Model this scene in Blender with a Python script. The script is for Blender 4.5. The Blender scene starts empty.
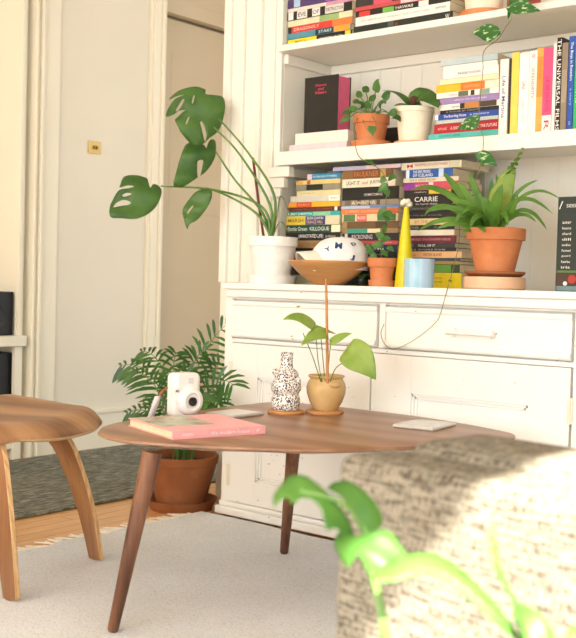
import bpy, math, random
from mathutils import Vector, Matrix
from mathutils.geometry import delaunay_2d_cdt
random.seed(7)
PI = math.pi
sc = bpy.context.scene
col = sc.collection

# ------------------------------------------------------------------ camera
FPX, CW, CH = 1042.74, 576, 638
EYE = Vector((0, 0, .80))
AR = Vector((.76929202, .63834978, .02644516))
AU = Vector((-.04170415, .00886905, .99909064))
AF = Vector((-.63753474, .76969533, -.03344473))
cd = bpy.data.cameras.new('camera')
cam = bpy.data.objects.new('camera', cd); col.objects.link(cam)
cam.matrix_world = Matrix((( AR.x, AU.x, -AF.x, EYE.x), (AR.y, AU.y, -AF.y, EYE.y), (AR.z, AU.z, -AF.z, EYE.z), (0, 0, 0, 1)))
cd.sensor_fit = 'VERTICAL'; cd.sensor_height = 36; cd.lens = FPX / CH * 36
cd.clip_start = .02
cd.dof.use_dof = True; cd.dof.focus_distance = 2.95; cd.dof.aperture_fstop = 6.5
sc.camera = cam

def ray(x, y): return AF + AR * ((x - CW / 2) / FPX) - AU * ((y - CH / 2) / FPX)
def at(x, y, axis, val):                      # where the sight line through a pixel meets the plane axis = val
    d = ray(x, y); return EYE + d * ((val - EYE[axis]) / d[axis])
def yy(x, y, v): return at(x, y, 1, v)
def zz(x, y, v): return at(x, y, 2, v)
def deep(x, y, d): return EYE + ray(x, y) * d
def tocam(p): return (EYE - Vector(p)).normalized()

# ------------------------------------------------------------------ materials
def srgb(h):
    if not isinstance(h, str): return h
    h = h.lstrip('#'); c = [int(h[i:i + 2], 16) / 255 for i in (0, 2, 4)]
    return tuple(v / 12.92 if v <= .04045 else ((v + .055) / 1.055) ** 2.4 for v in c) + (1,)

class N:
    def __init__(s, name):
        s.m = bpy.data.materials.new(name); s.m.use_nodes = True
        s.t = s.m.node_tree; s.b = s.t.nodes['Principled BSDF']; s.o = s.t.nodes['Material Output']
    def n(s, typ, **kw):
        nd = s.t.nodes.new(typ)
        for k, v in kw.items():
            if hasattr(nd, k) and k not in nd.inputs: setattr(nd, k, v)
            else: nd.inputs[k].default_value = v
        return nd
    def l(s, a, b): s.t.links.new(a, b)
    def coords(s, scale=(1, 1, 1), rot=(0, 0, 0), kind='Object'):
        tc = s.n('ShaderNodeTexCoord'); mp = s.n('ShaderNodeMapping')
        mp.inputs['Scale'].default_value = scale; mp.inputs['Rotation'].default_value = rot
        s.l(tc.outputs[kind], mp.inputs['Vector']); return mp.outputs[0]
    def noise(s, vec, scale, detail=3, rough=.5):
        nd = s.n('ShaderNodeTexNoise'); nd.inputs['Scale'].default_value = scale
        nd.inputs['Detail'].default_value = detail; nd.inputs['Roughness'].default_value = rough
        s.l(vec, nd.inputs['Vector']); return nd.outputs['Fac']
    def ramp(s, fac, stops):
        r = s.n('ShaderNodeValToRGB'); e = r.color_ramp.elements
        e[0].position, e[0].color = stops[0][0], srgb(stops[0][1])
        e[1].position, e[1].color = stops[-1][0], srgb(stops[-1][1])
        for p, c in stops[1:-1]:
            x = e.new(p); x.color = srgb(c)
        s.l(fac, r.inputs[0]); return r.outputs[0]
    def bump(s, fac, strength=.3, dist=.002):
        b = s.n('ShaderNodeBump'); b.inputs['Strength'].default_value = strength; b.inputs['Distance'].default_value = dist
        s.l(fac, b.inputs['Height']); s.l(b.outputs[0], s.b.inputs['Normal'])
    def base(s, sock): s.l(sock, s.b.inputs['Base Color'])
    def set(s, rough=.5, spec=.5, metal=0):
        s.b.inputs['Roughness'].default_value = rough; s.b.inputs['Specular IOR Level'].default_value = spec
        s.b.inputs['Metallic'].default_value = metal; return s

_plain = {}
def plain(h, rough=.5, spec=.4, metal=0, var=.06):
    key = (h, rough, spec, metal)
    if key in _plain: return _plain[key]
    k = N('paint_' + h.lstrip('#')); k.set(rough, spec, metal)
    c = srgb(h); f = k.noise(k.coords(), 40, 2)
    k.base(k.ramp(f, [(.3, tuple(v * (1 - var) for v in c[:3]) + (1,)), (.7, tuple(min(1, v * (1 + var)) for v in c[:3]) + (1,))]))
    _plain[key] = k.m; return k.m

def m_paint(name, h, chips=False, rough=.42):
    k = N(name); k.set(rough, .4); v = k.coords()
    c = srgb(h); f = k.noise(v, 3.2, 4)
    base = k.ramp(f, [(.3, tuple(x * .97 for x in c[:3]) + (1,)), (.7, c)])
    if chips:
        v2 = k.coords((1, 1, 2.4)); f2 = k.noise(v2, 34, 3, .6)
        mask = k.ramp(f2, [(.70, '000000'), (.71, 'ffffff')])
        mx = k.n('ShaderNodeMixRGB'); k.l(mask, mx.inputs[0]); k.l(base, mx.inputs[1]); mx.inputs[2].default_value = srgb('9a8a6c'); base = mx.outputs[0]
    k.base(base); k.bump(k.noise(v, 60, 3), .12, .001); return k.m

def m_wood(name, cols, scale, stretch, rough=.38, axis='x', band=9.0, dist=3.2):
    k = N(name); k.set(rough, .4)
    v = k.coords(stretch)
    f = k.noise(v, scale, 6, .62)
    w = k.n('ShaderNodeTexWave', wave_type='BANDS', bands_direction='Y' if axis == 'x' else 'X')
    w.inputs['Scale'].default_value = band; w.inputs['Distortion'].default_value = dist; w.inputs['Detail'].default_value = 3
    k.l(v, w.inputs['Vector'])
    mx = k.n('ShaderNodeMath', operation='MULTIPLY_ADD'); k.l(w.outputs['Fac'], mx.inputs[0]); mx.inputs[1].default_value = .35; k.l(f, mx.inputs[2])
    k.base(k.ramp(mx.outputs[0], [(.35, cols[0]), (.62, cols[1]), (.9, cols[2])]))
    k.bump(f, .08, .0008); return k.m

def m_leaf(name, dark, mid, trans=.3, rough=.38, spec=.5, scale=14):
    k = N(name); k.set(rough, spec)
    f = k.noise(k.coords(), scale, 3)
    cr = k.ramp(f, [(.3, dark), (.7, mid)]); k.base(cr)
    t = k.n('ShaderNodeBsdfTranslucent'); k.l(cr, t.inputs['Color'])
    mx = k.n('ShaderNodeMixShader'); mx.inputs[0].default_value = trans
    k.l(k.b.outputs[0], mx.inputs[1]); k.l(t.outputs[0], mx.inputs[2]); k.l(mx.outputs[0], k.o.inputs['Surface'])
    return k.m

M = {}
M['cabinet'] = m_paint('cabinet_white_paint', 'f3f2ed', chips=True)
M['shelfpaint'] = m_paint('shelf_white_paint', 'f0ede2')
M['wall'] = m_paint('wall_paint', 'e6dfce', rough=.6)
M['wallcool'] = m_paint('hall_wall_paint', 'e0d9c8', rough=.6)
M['doorpaint'] = m_paint('door_tan_paint', 'c9baa0', rough=.5)
M['trim'] = m_paint('trim_cream_paint', 'ebe4d0')
M['ceil'] = m_paint('ceiling_paint', 'f0ede6', rough=.8)
M['table'] = m_wood('walnut_table_top', ['7c553b', '90674a', 'a0775a'], 4.0, (1, 7, 1), .34, 'x', .35, 4)
M['tleg'] = m_wood('walnut_table_leg', ['472b1c', '65402c', '83583f'], 10, (9, 9, .5), .4, 'x', .5, 4)
M['chair'] = m_wood('walnut_seat_veneer', ['6f4a30', '976b48', 'b38860'], 16, (.16, 1.0, .16), .4, 'x', 1.5, 3)
M['chairleg'] = m_wood('walnut_leg_veneer', ['7c5434', '916441', 'a4774f'], 5, (9, 9, .5), .42, 'x', .5, 4)
M['ply'] = m_wood('ply_edge_wood', ['b98c58', 'caa06c', 'd8b686'], 10, (3, 3, 3), .5)
M['stick'] = m_wood('bare_stick_wood', ['8d5a34', 'b87a48', 'cc9762'], 8, (20, 20, 1.5), .6)
M['bowl'] = m_wood('turned_bowl_wood', ['b07c46', 'c8965e', 'd8ac76'], 6, (.6, .6, 4), .45, 'x', .6, 4)
k = N('oak_floor_boards'); k.set(.32, .4)
v = k.coords((1, 1, 1), (0, 0, PI / 2)); br = k.n('ShaderNodeTexBrick'); br.offset = .37
for nm, val in (('Scale', 1.0), ('Mortar Size', .0015), ('Brick Width', 1.1), ('Row Height', .062)): br.inputs[nm].default_value = val
br.inputs['Color1'].default_value = srgb('e8b87c'); br.inputs['Color2'].default_value = srgb('dea96c'); br.inputs['Mortar'].default_value = srgb('7a4b24')
k.l(v, br.inputs['Vector']); f = k.noise(k.coords((16, 1.2, 1)), 6, 5, .6)
mx = k.n('ShaderNodeMixRGB', blend_type='MULTIPLY'); mx.inputs[0].default_value = .55
k.l(br.outputs['Color'], mx.inputs[1]); k.l(k.ramp(f, [(.3, 'd0b8a0'), (.7, 'ffffff')]), mx.inputs[2]); k.base(mx.outputs[0]); M['floor'] = k.m
k = N('cream_wool_rug'); k.set(.95, .1); v = k.coords(); f = k.noise(v, 150, 4, .7); g = k.noise(v, 3.5, 3)
a = k.ramp(f, [(.26, '98999b'), (.38, 'd8dbde'), (.6, 'e6e9ed')]); b = k.ramp(g, [(.3, 'f4f4f2'), (.7, 'ffffff')])
mx = k.n('ShaderNodeMixRGB', blend_type='MULTIPLY'); mx.inputs[0].default_value = 1; k.l(a, mx.inputs[1]); k.l(b, mx.inputs[2]); k.base(mx.outputs[0])
k.bump(k.noise(v, 220, 3), .5, .004); M['rug'] = k.m
k = N('charcoal_woven_rug'); k.set(.95, .1); v = k.coords((9, 1.1, 1)); f = k.noise(v, 14, 5, .75)
k.base(k.ramp(f, [(.34, '3c3d38'), (.5, '73746a'), (.66, 'aeac9e')])); k.bump(f, .6, .004); M['darkrug'] = k.m
k = N('grey_tweed_fabric'); k.set(.95, .15); v = k.coords((2.0, 20, 20)); f = k.noise(v, 13, 4, .6); g = k.noise(k.coords((60, 14, 14)), 6, 3, .6)
mt = k.n('ShaderNodeMath', operation='ADD'); k.l(f, mt.inputs[0]); k.l(g, mt.inputs[1])
k.base(k.ramp(mt.outputs[0], [(.72, '4a4439'), (.98, '6b6356'), (1.26, '8f8777')])); k.bump(f, .5, .003); M['tweed'] = k.m
def m_clay(name, a, b, c):
    k = N(name); k.set(.75, .25); v = k.coords(); f = k.noise(v, 7, 5, .6)
    k.base(k.ramp(f, [(.28, a), (.55, b), (.78, c)])); k.bump(k.noise(v, 90, 3), .15, .001); return k.m
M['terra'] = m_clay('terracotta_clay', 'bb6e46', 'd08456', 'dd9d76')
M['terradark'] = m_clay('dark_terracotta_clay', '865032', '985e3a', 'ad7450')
M['peach'] = m_clay('pale_clay', 'd9ac88', 'e2b896', 'ecc9ac')
M['ochre'] = m_clay('ochre_glaze', 'c09a64', 'd4b27c', 'e2c894'); M['ochre'].node_tree.nodes['Principled BSDF'].inputs['Roughness'].default_value = .22
M['cork'] = m_clay('cork', 'a9713f', 'c48e58', 'd8a872')
M['white'] = plain('f1efea', .4); M['gloss'] = plain('f3f2f0', .22, .5)
M['cream'] = plain('ece3cd', .5)
M['soil'] = m_clay('potting_soil', '2b1e14', '3b2a1c', '4e3a28')
M['black'] = plain('171716', .4); M['speaker'] = plain('141516', .45)
M['lens'] = plain('2a2226', .1, .6); M['grey'] = plain('8f8f8d', .4)
M['silver'] = plain('c9c7c4', .35, .5, .4)
M['monstera'] = m_leaf('monstera_leaf_green', '3d6629', '578238', .22, .42)
M['stem'] = m_leaf('stem_green', '4c7330', '6b9342', .1)
M['vinestem'] = m_leaf('vine_stem_brown', '5c6638', '7d8450', .05)
M['palm'] = m_leaf('palm_leaf_green', '28521a', '4a7c2e', .25)
M['fern'] = m_leaf('fern_leaf_green', '4c7c28', '7aa842', .32)
M['fernpale'] = m_leaf('fern_leaf_pale_green', '86a83c', 'aac254', .35)
M['lime'] = m_leaf('arrowhead_leaf_lime', '8ab03f', 'b3cc68', .35)
M['fore'] = m_leaf('foreground_leaf_green', '3f7026', '5f8f38', .22, .45, .4)
M['vari'] = m_leaf('variegated_leaf', '2c5a26', '3f7a34', .2)
k = N('variegated_leaf_green'); k.set(.4, .4); f = k.noise(k.coords((1, 1, 2)), 60, 2); k.base(k.ramp(f, [(.5, '2d6128'), (.6, '4a8040'), (.66, 'bccf9c')])); M['vari'] = k.m
M['jade'] = m_leaf('small_leaf_green', '3c6e2c', '5f9344', .25)
k = N('speckled_glaze'); k.set(.3, .5); vo = k.n('ShaderNodeTexVoronoi'); vo.inputs['Scale'].default_value = 225
k.l(k.coords((1, 1, .8)), vo.inputs['Vector'])
k.base(k.ramp(vo.outputs['Distance'], [(.40, '2c2430'), (.48, 'f2ece6')])); M['speckle'] = k.m
k = N('striped_blue_glaze'); k.set(.25, .5); f = k.noise(k.coords((40, 40, .4)), 1.0, 2); k.base(k.ramp(f, [(.35, '93c4de'), (.5, 'b4d5e4'), (.65, 'a9c7e8')])); M['blueglaze'] = k.m
M['pages'] = plain('dccfb2', .8, .2); M['pageswhite'] = plain('ece6d8', .8, .2)

# ------------------------------------------------------------------ mesh building
_txt = {}
def text_geo(s):
    bold = s.startswith('*')
    if s not in _txt:
        cu = bpy.data.curves.new('lettering', 'FONT'); cu.body = s.lstrip('*'); cu.offset = .035 if bold else .004; cu.resolution_u = 2; cu.align_x = 'LEFT'
        ob = bpy.data.objects.new('lettering', cu); col.objects.link(ob)
        bpy.context.view_layer.update()
        dg = bpy.context.evaluated_depsgraph_get()
        me = bpy.data.meshes.new_from_object(ob.evaluated_get(dg))
        vs = [Vector(v.co) for v in me.vertices]; fs = [tuple(p.vertices) for p in me.polygons]
        bpy.data.objects.remove(ob); bpy.data.curves.remove(cu); bpy.data.meshes.remove(me)
        x0 = min(v.x for v in vs); x1 = max(v.x for v in vs); y0 = min(v.y for v in vs); y1 = max(v.y for v in vs)
        _txt[s] = ([Vector(((v.x - x0) / (x1 - x0), (v.y - y0) / (y1 - y0), 0)) for v in vs], fs, (x1 - x0) / (y1 - y0))
    return _txt[s]

class MB:
    def __init__(s): s.v, s.f, s.m = [], [], []
    def add(s, vs, fs, m=0, X=None):
        o = len(s.v); s.v += [(X @ Vector(v)) if X else Vector(v) for v in vs]
        s.f += [tuple(i + o for i in f) for f in fs]; s.m += [m] * len(fs); return s
    def box(s, x0, x1, y0, y1, z0, z1, m=0, X=None):
        vs = [(x0, y0, z0), (x1, y0, z0), (x1, y1, z0), (x0, y1, z0), (x0, y0, z1), (x1, y0, z1), (x1, y1, z1), (x0, y1, z1)]
        return s.add(vs, [(0, 3, 2, 1), (4, 5, 6, 7), (0, 1, 5, 4), (1, 2, 6, 5), (2, 3, 7, 6), (3, 0, 4, 7)], m, X)
    def lathe(s, prof, n=40, c=(0, 0, 0), m=0, X=None):
        vs = []; fs = []
        for r, z in prof:
            for i in range(n):
                a = 2 * PI * i / n; vs.append((c[0] + r * math.cos(a), c[1] + r * math.sin(a), c[2] + z))
        for j in range(len(prof) - 1):
            for i in range(n):
                k2 = (i + 1) % n; fs.append((j * n + i, j * n + k2, (j + 1) * n + k2, (j + 1) * n + i))
        if prof[0][0] > 1e-5: fs.append(tuple(range(n - 1, -1, -1)))
        if prof[-1][0] > 1e-5: fs.append(tuple((len(prof) - 1) * n + i for i in range(n)))
        return s.add(vs, fs, m, X)
    def tube(s, pts, rad, n=8, m=0, X=None):
        pts = [Vector(p) for p in pts]; L = len(pts); vs = []; fs = []
        ref = None
        for i, p in enumerate(pts):
            t = (pts[min(i + 1, L - 1)] - pts[max(i - 1, 0)]).normalized()
            if ref is None: ref = t.orthogonal().normalized()
            ref = (ref - t * ref.dot(t)).normalized(); b = t.cross(ref)
            r = rad[i] if isinstance(rad, (list, tuple)) else rad
            for q in range(n):
                a = 2 * PI * q / n; vs.append(p + ref * (r * math.cos(a)) + b * (r * math.sin(a)))
        for i in range(L - 1):
            for q in range(n):
                k2 = (q + 1) % n; fs.append((i * n + q, i * n + k2, (i + 1) * n + k2, (i + 1) * n + q))
        fs.append(tuple(range(n - 1, -1, -1))); fs.append(tuple((L - 1) * n + q for q in range(n)))
        return s.add(vs, fs, m, X)
    def prism(s, poly, z0, z1, m=0, X=None):
        n = len(poly); vs = [(p[0], p[1], z0) for p in poly] + [(p[0], p[1], z1) for p in poly]
        fs = [tuple(range(n - 1, -1, -1)), tuple(range(n, 2 * n))] + [(i, (i + 1) % n, n + (i + 1) % n, n + i) for i in range(n)]
        return s.add(vs, fs, m, X)
    def grid(s, P, m=0, closed=False):
        R = len(P); Cn = len(P[0]); vs = [p for r in P for p in r]; fs = []
        for i in range(R - 1):
            for j in range(Cn - (0 if closed else 1)):
                k2 = (j + 1) % Cn; fs.append((i * Cn + j, i * Cn + k2, (i + 1) * Cn + k2, (i + 1) * Cn + j))
        return s.add(vs, fs, m)
    def text(s, body, w, h, X, m=0):
        vs, fs, asp = text_geo(body)
        return s.add([(v.x * w, v.y * h, 0) for v in vs], fs, m, X)
    def build(s, name, mats, parent=None, loc=None, smooth=False, bevel=0, solid=0, sub=0, angle=40):
        me = bpy.data.meshes.new(name); me.from_pydata([tuple(v) for v in s.v], [], s.f); me.validate()
        if not isinstance(mats, (list, tuple)): mats = [mats]
        for mm in mats: me.materials.append(mm)
        if len(me.polygons) == len(s.m): me.polygons.foreach_set('material_index', s.m)
        if smooth:
            me.polygons.foreach_set('use_smooth', [True] * len(me.polygons)); me.set_sharp_from_angle(angle=math.radians(angle))
        me.update()
        o = bpy.data.objects.new(name, me); col.objects.link(o)
        if parent: o.parent = parent
        if loc: o.location = loc
        if solid:
            d = o.modifiers.new('thickness', 'SOLIDIFY'); d.thickness = solid; d.offset = 0
        if bevel:
            d = o.modifiers.new('bevel', 'BEVEL'); d.width = bevel; d.segments = 2; d.limit_method = 'ANGLE'; d.angle_limit = math.radians(40)
        if sub:
            d = o.modifiers.new('subsurf', 'SUBSURF'); d.levels = sub; d.render_levels = sub
        return o

def tag(o, label, cat, group=None):
    o['label'] = label; o['category'] = cat
    if group: o['group'] = group
    return o
def thing(name, label, cat, loc=(0, 0, 0), rz=0, group=None):
    o = bpy.data.objects.new(name, None); col.objects.link(o); o.empty_display_size = .05
    o.location = loc; o.rotation_euler = (0, 0, rz); return tag(o, label, cat, group)
def struct(o): o['kind'] = 'structure'; return o
def box(name, mat, *b, parent=None, bevel=.002): return MB().box(*b).build(name, mat, parent, bevel=bevel)
def bez(p, n=14):
    p = [Vector(q) for q in p]; out = []
    for i in range(n + 1):
        t = i / n; q = p[:]
        while len(q) > 1: q = [q[j].lerp(q[j + 1], t) for j in range(len(q) - 1)]
        out.append(q[0])
    return out
def crm(pts, n=6):                                    # Catmull-Rom through the points
    P = [Vector(p) for p in pts]; P = [P[0] * 2 - P[1]] + P + [P[-1] * 2 - P[-2]]; out = []
    for i in range(1, len(P) - 2):
        for k in range(n):
            t = k / n; a, b, c, d = P[i - 1:i + 3]
            out.append(.5 * ((2 * b) + (c - a) * t + (2 * a - 5 * b + 4 * c - d) * t * t + (3 * b - a - 3 * c + d) * t ** 3))
    return out + [P[-2]]

# leaf outlines: s along the midrib (0..1), t across (-1..1)
def inside(p, poly):
    c = False; j = len(poly) - 1
    for i in range(len(poly)):
        a, b = poly[i], poly[j]
        if (a[1] > p[1]) != (b[1] > p[1]) and p[0] < (b[0] - a[0]) * (p[1] - a[1]) / (b[1] - a[1]) + a[0]: c = not c
        j = i
    return c
def shape_plain(width):
    up = [(i / 16, width(i / 16)) for i in range(17)]
    return up + [(a, -b) for a, b in reversed(up[1:-1])], []
def heart(s): return max(0.0, math.sin(PI * min(1, (s * .93 + .07)) ** .62)) ** .9 if s < .995 else 0
def strap(s): return max(.12, math.sin(PI * s ** .8)) ** .55 if s < .98 else .05
def lance(s): return math.sin(PI * s ** .75) if 0 < s < 1 else .02
def monstera_outline(cuts=3, holes=((.45, .22), (.45, -.25)), right=True):
    def w(s): return 0.98 * math.sin(PI * (min(1, s * .9 + .1)) ** .66) ** .75 if s < .995 else 0
    def side(sg, cs):
        pts = []; n = 60
        for i in range(n + 1):
            s = i / n; t = w(s)
            for c in cs:
                d = abs(s - c) / .036
                if d < 1: t *= .3 + .7 * d ** 1.5
            pts.append((s, sg * t))
        return pts
    a = side(1, [.3, .47, .64][:cuts]); b = side(-1, [.36, .54, .7][:cuts] if right else [])
    hs = []
    for hx, hy in holes:
        hs.append([(hx + .035 * math.cos(q * PI / 5), hy + .11 * math.sin(q * PI / 5)) for q in range(10)])
    return a + list(reversed(b[1:-1])), hs
def leaf(mb, pts, width, nrm, shape='heart', m=0, fold=.18, droop=.12, lobe=0, wave=0, grid=9):
    """leaf blade bent along the curve pts, facing nrm, half-width = width"""
    P = bez(pts, 24) if len(pts) < 5 else crm(pts, 6)
    nrm = Vector(nrm).normalized()
    if isinstance(shape, tuple): poly, holes = shape
    else: poly, holes = shape_plain({'heart': heart, 'strap': strap, 'lance': lance}[shape])
    vs = [Vector((a, b * .5)) for a, b in poly]; n = len(vs); ed = [(i, (i + 1) % n) for i in range(n)]
    for h in holes:
        o = len(vs); vs += [Vector((a, b * .5)) for a, b in h]; ed += [(o + i, o + (i + 1) % len(h)) for i in range(len(h))]
    pl2 = [(a, b * .5) for a, b in poly]; hl2 = [[(a, b * .5) for a, b in h] for h in holes]
    for i in range(1, 14):
        for j in range(-grid // 2, grid // 2 + 1):
            q = (i / 14 + .003, j / grid * 1.0 + .0007)
            if inside(q, pl2) and not any(inside(q, h) for h in hl2): vs.append(Vector(q))
    r = delaunay_2d_cdt(vs, ed, [], 0, 1e-5)
    V2, F2 = r[0], r[2]
    fs = []
    for f in F2:
        c = (sum(V2[i].x for i in f) / len(f), sum(V2[i].y for i in f) / len(f))
        if inside(c, pl2) and not any(inside(c, h) for h in hl2): fs.append(tuple(f))
    L = len(P) - 1; out = []
    for q in V2:
        s = min(max(q.x, 0), 1) * L; i = min(int(s), L - 1); f = s - i; p = P[i].lerp(P[i + 1], f)
        t = (P[min(i + 1, L)] - P[max(i - 1, 0)]).normalized()
        sd = t.cross(nrm).normalized(); up = sd.cross(t).normalized()
        x = q.y * 2
        back = t * (-lobe * width * 2 * abs(x) * max(0, 1 - q.x * 3))
        out.append(p + sd * (x * width) + up * (width * (fold * abs(x) - droop * x * x + wave * math.sin(q.x * 26) * abs(x))) + back)
    mb.add(out, fs, m); return mb

def traced(parent, o3, name, mat, poly, holes, org, sc_, p0, nrm, bend=(0, 0), ctr=None, thick=.0008):
    """a real leaf blade on the plane through p0 facing nrm, then bowed by bend (along, across) metres at its rim"""
    p0 = Vector(p0); nrm = Vector(nrm).normalized(); ux = nrm.orthogonal().normalized(); uy = nrm.cross(ux)
    def hit(q):
        d = ray(org[0] + q[0] / sc_, org[1] + q[1] / sc_); p = EYE + d * ((p0 - EYE).dot(nrm) / d.dot(nrm)) - p0
        return (p.dot(ux), p.dot(uy))
    def smooth(L):
        c = crm([(a, b, 0) for a, b in L + [L[0]]], 3)[:-1]; return [(v.x, v.y) for v in c]
    pl2 = smooth([hit(q) for q in poly]); hl2 = [smooth([hit(q) for q in h]) for h in holes]
    vs = [Vector(q) for q in pl2]; n = len(vs); ed = [(i, (i + 1) % n) for i in range(n)]
    for h in hl2:
        o = len(vs); vs += [Vector(q) for q in h]; ed += [(o + i, o + (i + 1) % len(h)) for i in range(len(h))]
    xs = [q[0] for q in pl2]; ys = [q[1] for q in pl2]; x0, x1, y0, y1 = min(xs), max(xs), min(ys), max(ys)
    for i in range(1, 14):
        for j in range(1, 14):
            q = (x0 + (x1 - x0) * i / 14, y0 + (y1 - y0) * (j + .3 * (i % 2)) / 14)
            if inside(q, pl2) and not any(inside(q, h) for h in hl2): vs.append(Vector(q))
    r = delaunay_2d_cdt(vs, ed, [], 0, 1e-7); fs = []
    for f in r[2]:
        c = (sum(r[0][i].x for i in f) / len(f), sum(r[0][i].y for i in f) / len(f))
        if inside(c, pl2) and not any(inside(c, h) for h in hl2): fs.append(tuple(f))
    cx, cy, hx_, hy_ = (x0 + x1) / 2, (y0 + y1) / 2, (x1 - x0) / 2, (y1 - y0) / 2
    out = []
    for v in r[0]:
        a, b = (v.x - cx) / hx_, (v.y - cy) / hy_
        out.append(p0 + ux * v.x + uy * v.y - nrm * (bend[0] * a * a + bend[1] * b * b - .0) + nrm * .004 * math.sin(a * 5 + b * 3) * (hx_ / .08) - o3)
    mb = MB(); mb.add(out, fs); return mb.build(name, mat, parent, smooth=True, solid=thick, angle=180)
def pot_profile(rb, rt, h, rim=.0, rimh=0, wall=.006):
    p = [(rb * .6, 0), (rb, 0), (rt - rim, h - rimh)]
    if rimh: p += [(rt, h - rimh + .001), (rt + rim * .15, h - .002)]
    p += [(rt, h), (rt - wall, h), (rt - wall - rim * .6, h - .02), (0, h - .022)]
    return p
def saucer_profile(r, h): return [(r * .7, 0), (r * .93, 0), (r, h), (r - .004, h), (r * .88, .006), (0, .006)]

# ------------------------------------------------------------------ the room
YF = 2.589; YU = 2.75; YB = 3.02
struct(box('floor', M['floor'], -4.6, .70, -3.3, 4.7, -.06, 0, bevel=0))
struct(box('ceiling', M['ceil'], -4.6, .70, -3.3, 4.7, 2.6, 2.66, bevel=0))
struct(box('wall_back', M['wall'], -2.612, .70, YB + .04, YB + .2, 0, 2.6, bevel=0))
struct(box('wall_pier', M['shelfpaint'], -2.612, -2.43, YU + .012, YB + .04, 0, 2.6, bevel=.003))
w = MB(); w.box(.60, .70, -3.3, -1.05, 0, 2.6); w.box(.60, .70, .78, YB + .04, 0, 2.6); w.box(.60, .70, -1.05, .78, 0, .35); w.box(.60, .70, -1.05, .78, 2.225, 2.6)
WR = struct(w.build('wall_right', M['wall']))
w = MB(); w.box(-4.6, .7, -3.4, -3.3, 0, .45); w.box(-4.6, .7, -3.4, -3.3, 2.35, 2.6); w.box(-4.6, -3.3, -3.4, -3.3, .45, 2.35); w.box(.5, .7, -3.4, -3.3, .45, 2.35); w.box(-1.45, -1.3, -3.4, -3.3, .45, 2.35)
struct(w.build('wall_front', M['wall']))
XW = -3.8
struct(box('wall_left', M['wallcool'], XW - .12, XW, 2.80, 3.50, 0, 2.6, bevel=0))
struct(box('wall_hall', M['doorpaint'], XW - .12, XW, 4.20, 4.7, 0, 2.6, bevel=0))
struct(box('wall_head', M['doorpaint'], XW - .12, XW - .012, 3.50, 4.20, 2.155, 2.6, bevel=0))
struct(box('door_gap_blocker', M['doorpaint'], XW - .16, XW - .115, 3.46, 4.26, 0, 2.6, bevel=0))  # unseen box added behind the door to keep sky light out of its gap
struct(box('wall_far', M['wallcool'], -4.6, -2.612, 4.6, 4.7, 0, 2.6, bevel=0))
struct(box('wall_nook', M['wall'], XW - .8, XW - .7, -3.3, 2.80, 0, 2.6, bevel=0))
# door in the hall and its casing
d = struct(box('door_1', M['doorpaint'], XW - .10, XW - .055, 3.567, 4.20, .01, 2.118, bevel=.003))
MB().box(-.004, 0, 0, .42, 0, .8).build('door_panel', M['doorpaint'], d, (XW - .053, 3.68, 1.15), bevel=.003)
w = MB()
for (a, b, t) in ((3.478, 3.488, .02), (3.488, 3.534, .028), (3.534, 3.549, .042), (3.549, 3.567, .028)): w.box(XW - .06, XW + t, a, b, .16, 2.19)
w.box(XW - .1, XW + .05, 3.472, 3.569, 0, .16)
struct(w.build('trim_1', M['trim'], bevel=.003))
struct(box('trim_2', M['doorpaint'], XW - .06, XW - .005, 3.567, 4.20, 2.130, 2.20, bevel=.003))
# flat board and moulded edge where the hall wall begins
w = MB(); w.box(XW, XW + .012, 2.853, 2.94, 0, 2.6)
for (a, b, t) in ((2.797, 2.809, .03), (2.809, 2.827, .018), (2.827, 2.841, .034), (2.841, 2.855, .02)): w.box(XW - .12, XW + t, a, b, 0, 2.6)
struct(w.build('trim_3', M['trim'], bevel=.003))
w = MB(); w.box(XW, XW + .016, 2.942, 3.471, 0, .17); w.box(XW, XW + .024, 2.942, 3.471, .17, .19)
struct(w.build('baseboard_left', M['trim'], bevel=.003))
# brass switch plate
o = thing('switch_plate', 'small square brass switch plate alone on the pale hall wall', 'switch', (XW, 3.148, 1.407))
MB().box(0, .006, -.037, .037, -.029, .029).build('plate', plain('c9a964', .35, .5, .5), o, bevel=.002)
w = MB(); w.box(.006, .014, -.012, -.004, -.008, .008); w.box(.006, .014, .006, .014, -.008, .008); w.build('toggle', plain('8a6a34', .35, .5, .5), o, bevel=.001)

# low shelf unit with two black speakers at the far left
o = thing('shelf_unit', 'white painted shelf unit at the left end of the hall wall', 'shelf', (XW, 2.70, 0))
w = MB(); w.box(-.42, .0, .045, .07, 0, 2.3); w.box(-.42, -.40, -1.2, .045, 0, 2.3)
w.build('case', M['trim'], o, bevel=.002)
w = MB(); w.box(-.012, .012, .035, .052, .545, 2.3); w.box(-.012, .012, .025, .062, 0, .5)
w.build('face_frame', M['trim'], o, bevel=.002)
MB().box(-.42, .03, -1.2, .072, .50, .545).build('shelf_board', M['trim'], o, bevel=.003)
MB().box(-.42, 0, -1.2, .045, .05, .09).build('shelf_board', M['trim'], o, bevel=.003)
for nm, lab, z0, z1, y1 in (('speaker', 'small black speaker on the white shelf board', .545, .735, .034), ('speaker', 'tall black speaker box under the white shelf board', .09, .47, .044)):
    q = thing(nm, lab, 'speaker', (XW - .02, 2.70 + y1, z0))
    MB().box(-.22, 0, -.2, 0, 0, z1 - z0).build('cabinet', M['speaker'], q, bevel=.004)
    MB().lathe([(.055, 0), (.055, .006), (.045, .002), (.02, .006), (0, .01)], 28, X=Matrix.Translation((0, -.1, (z1 - z0) * .42)) @ Matrix.Rotation(PI / 2, 4, 'Y')).build('driver', plain('26282a', .5), q, smooth=True)

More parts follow.
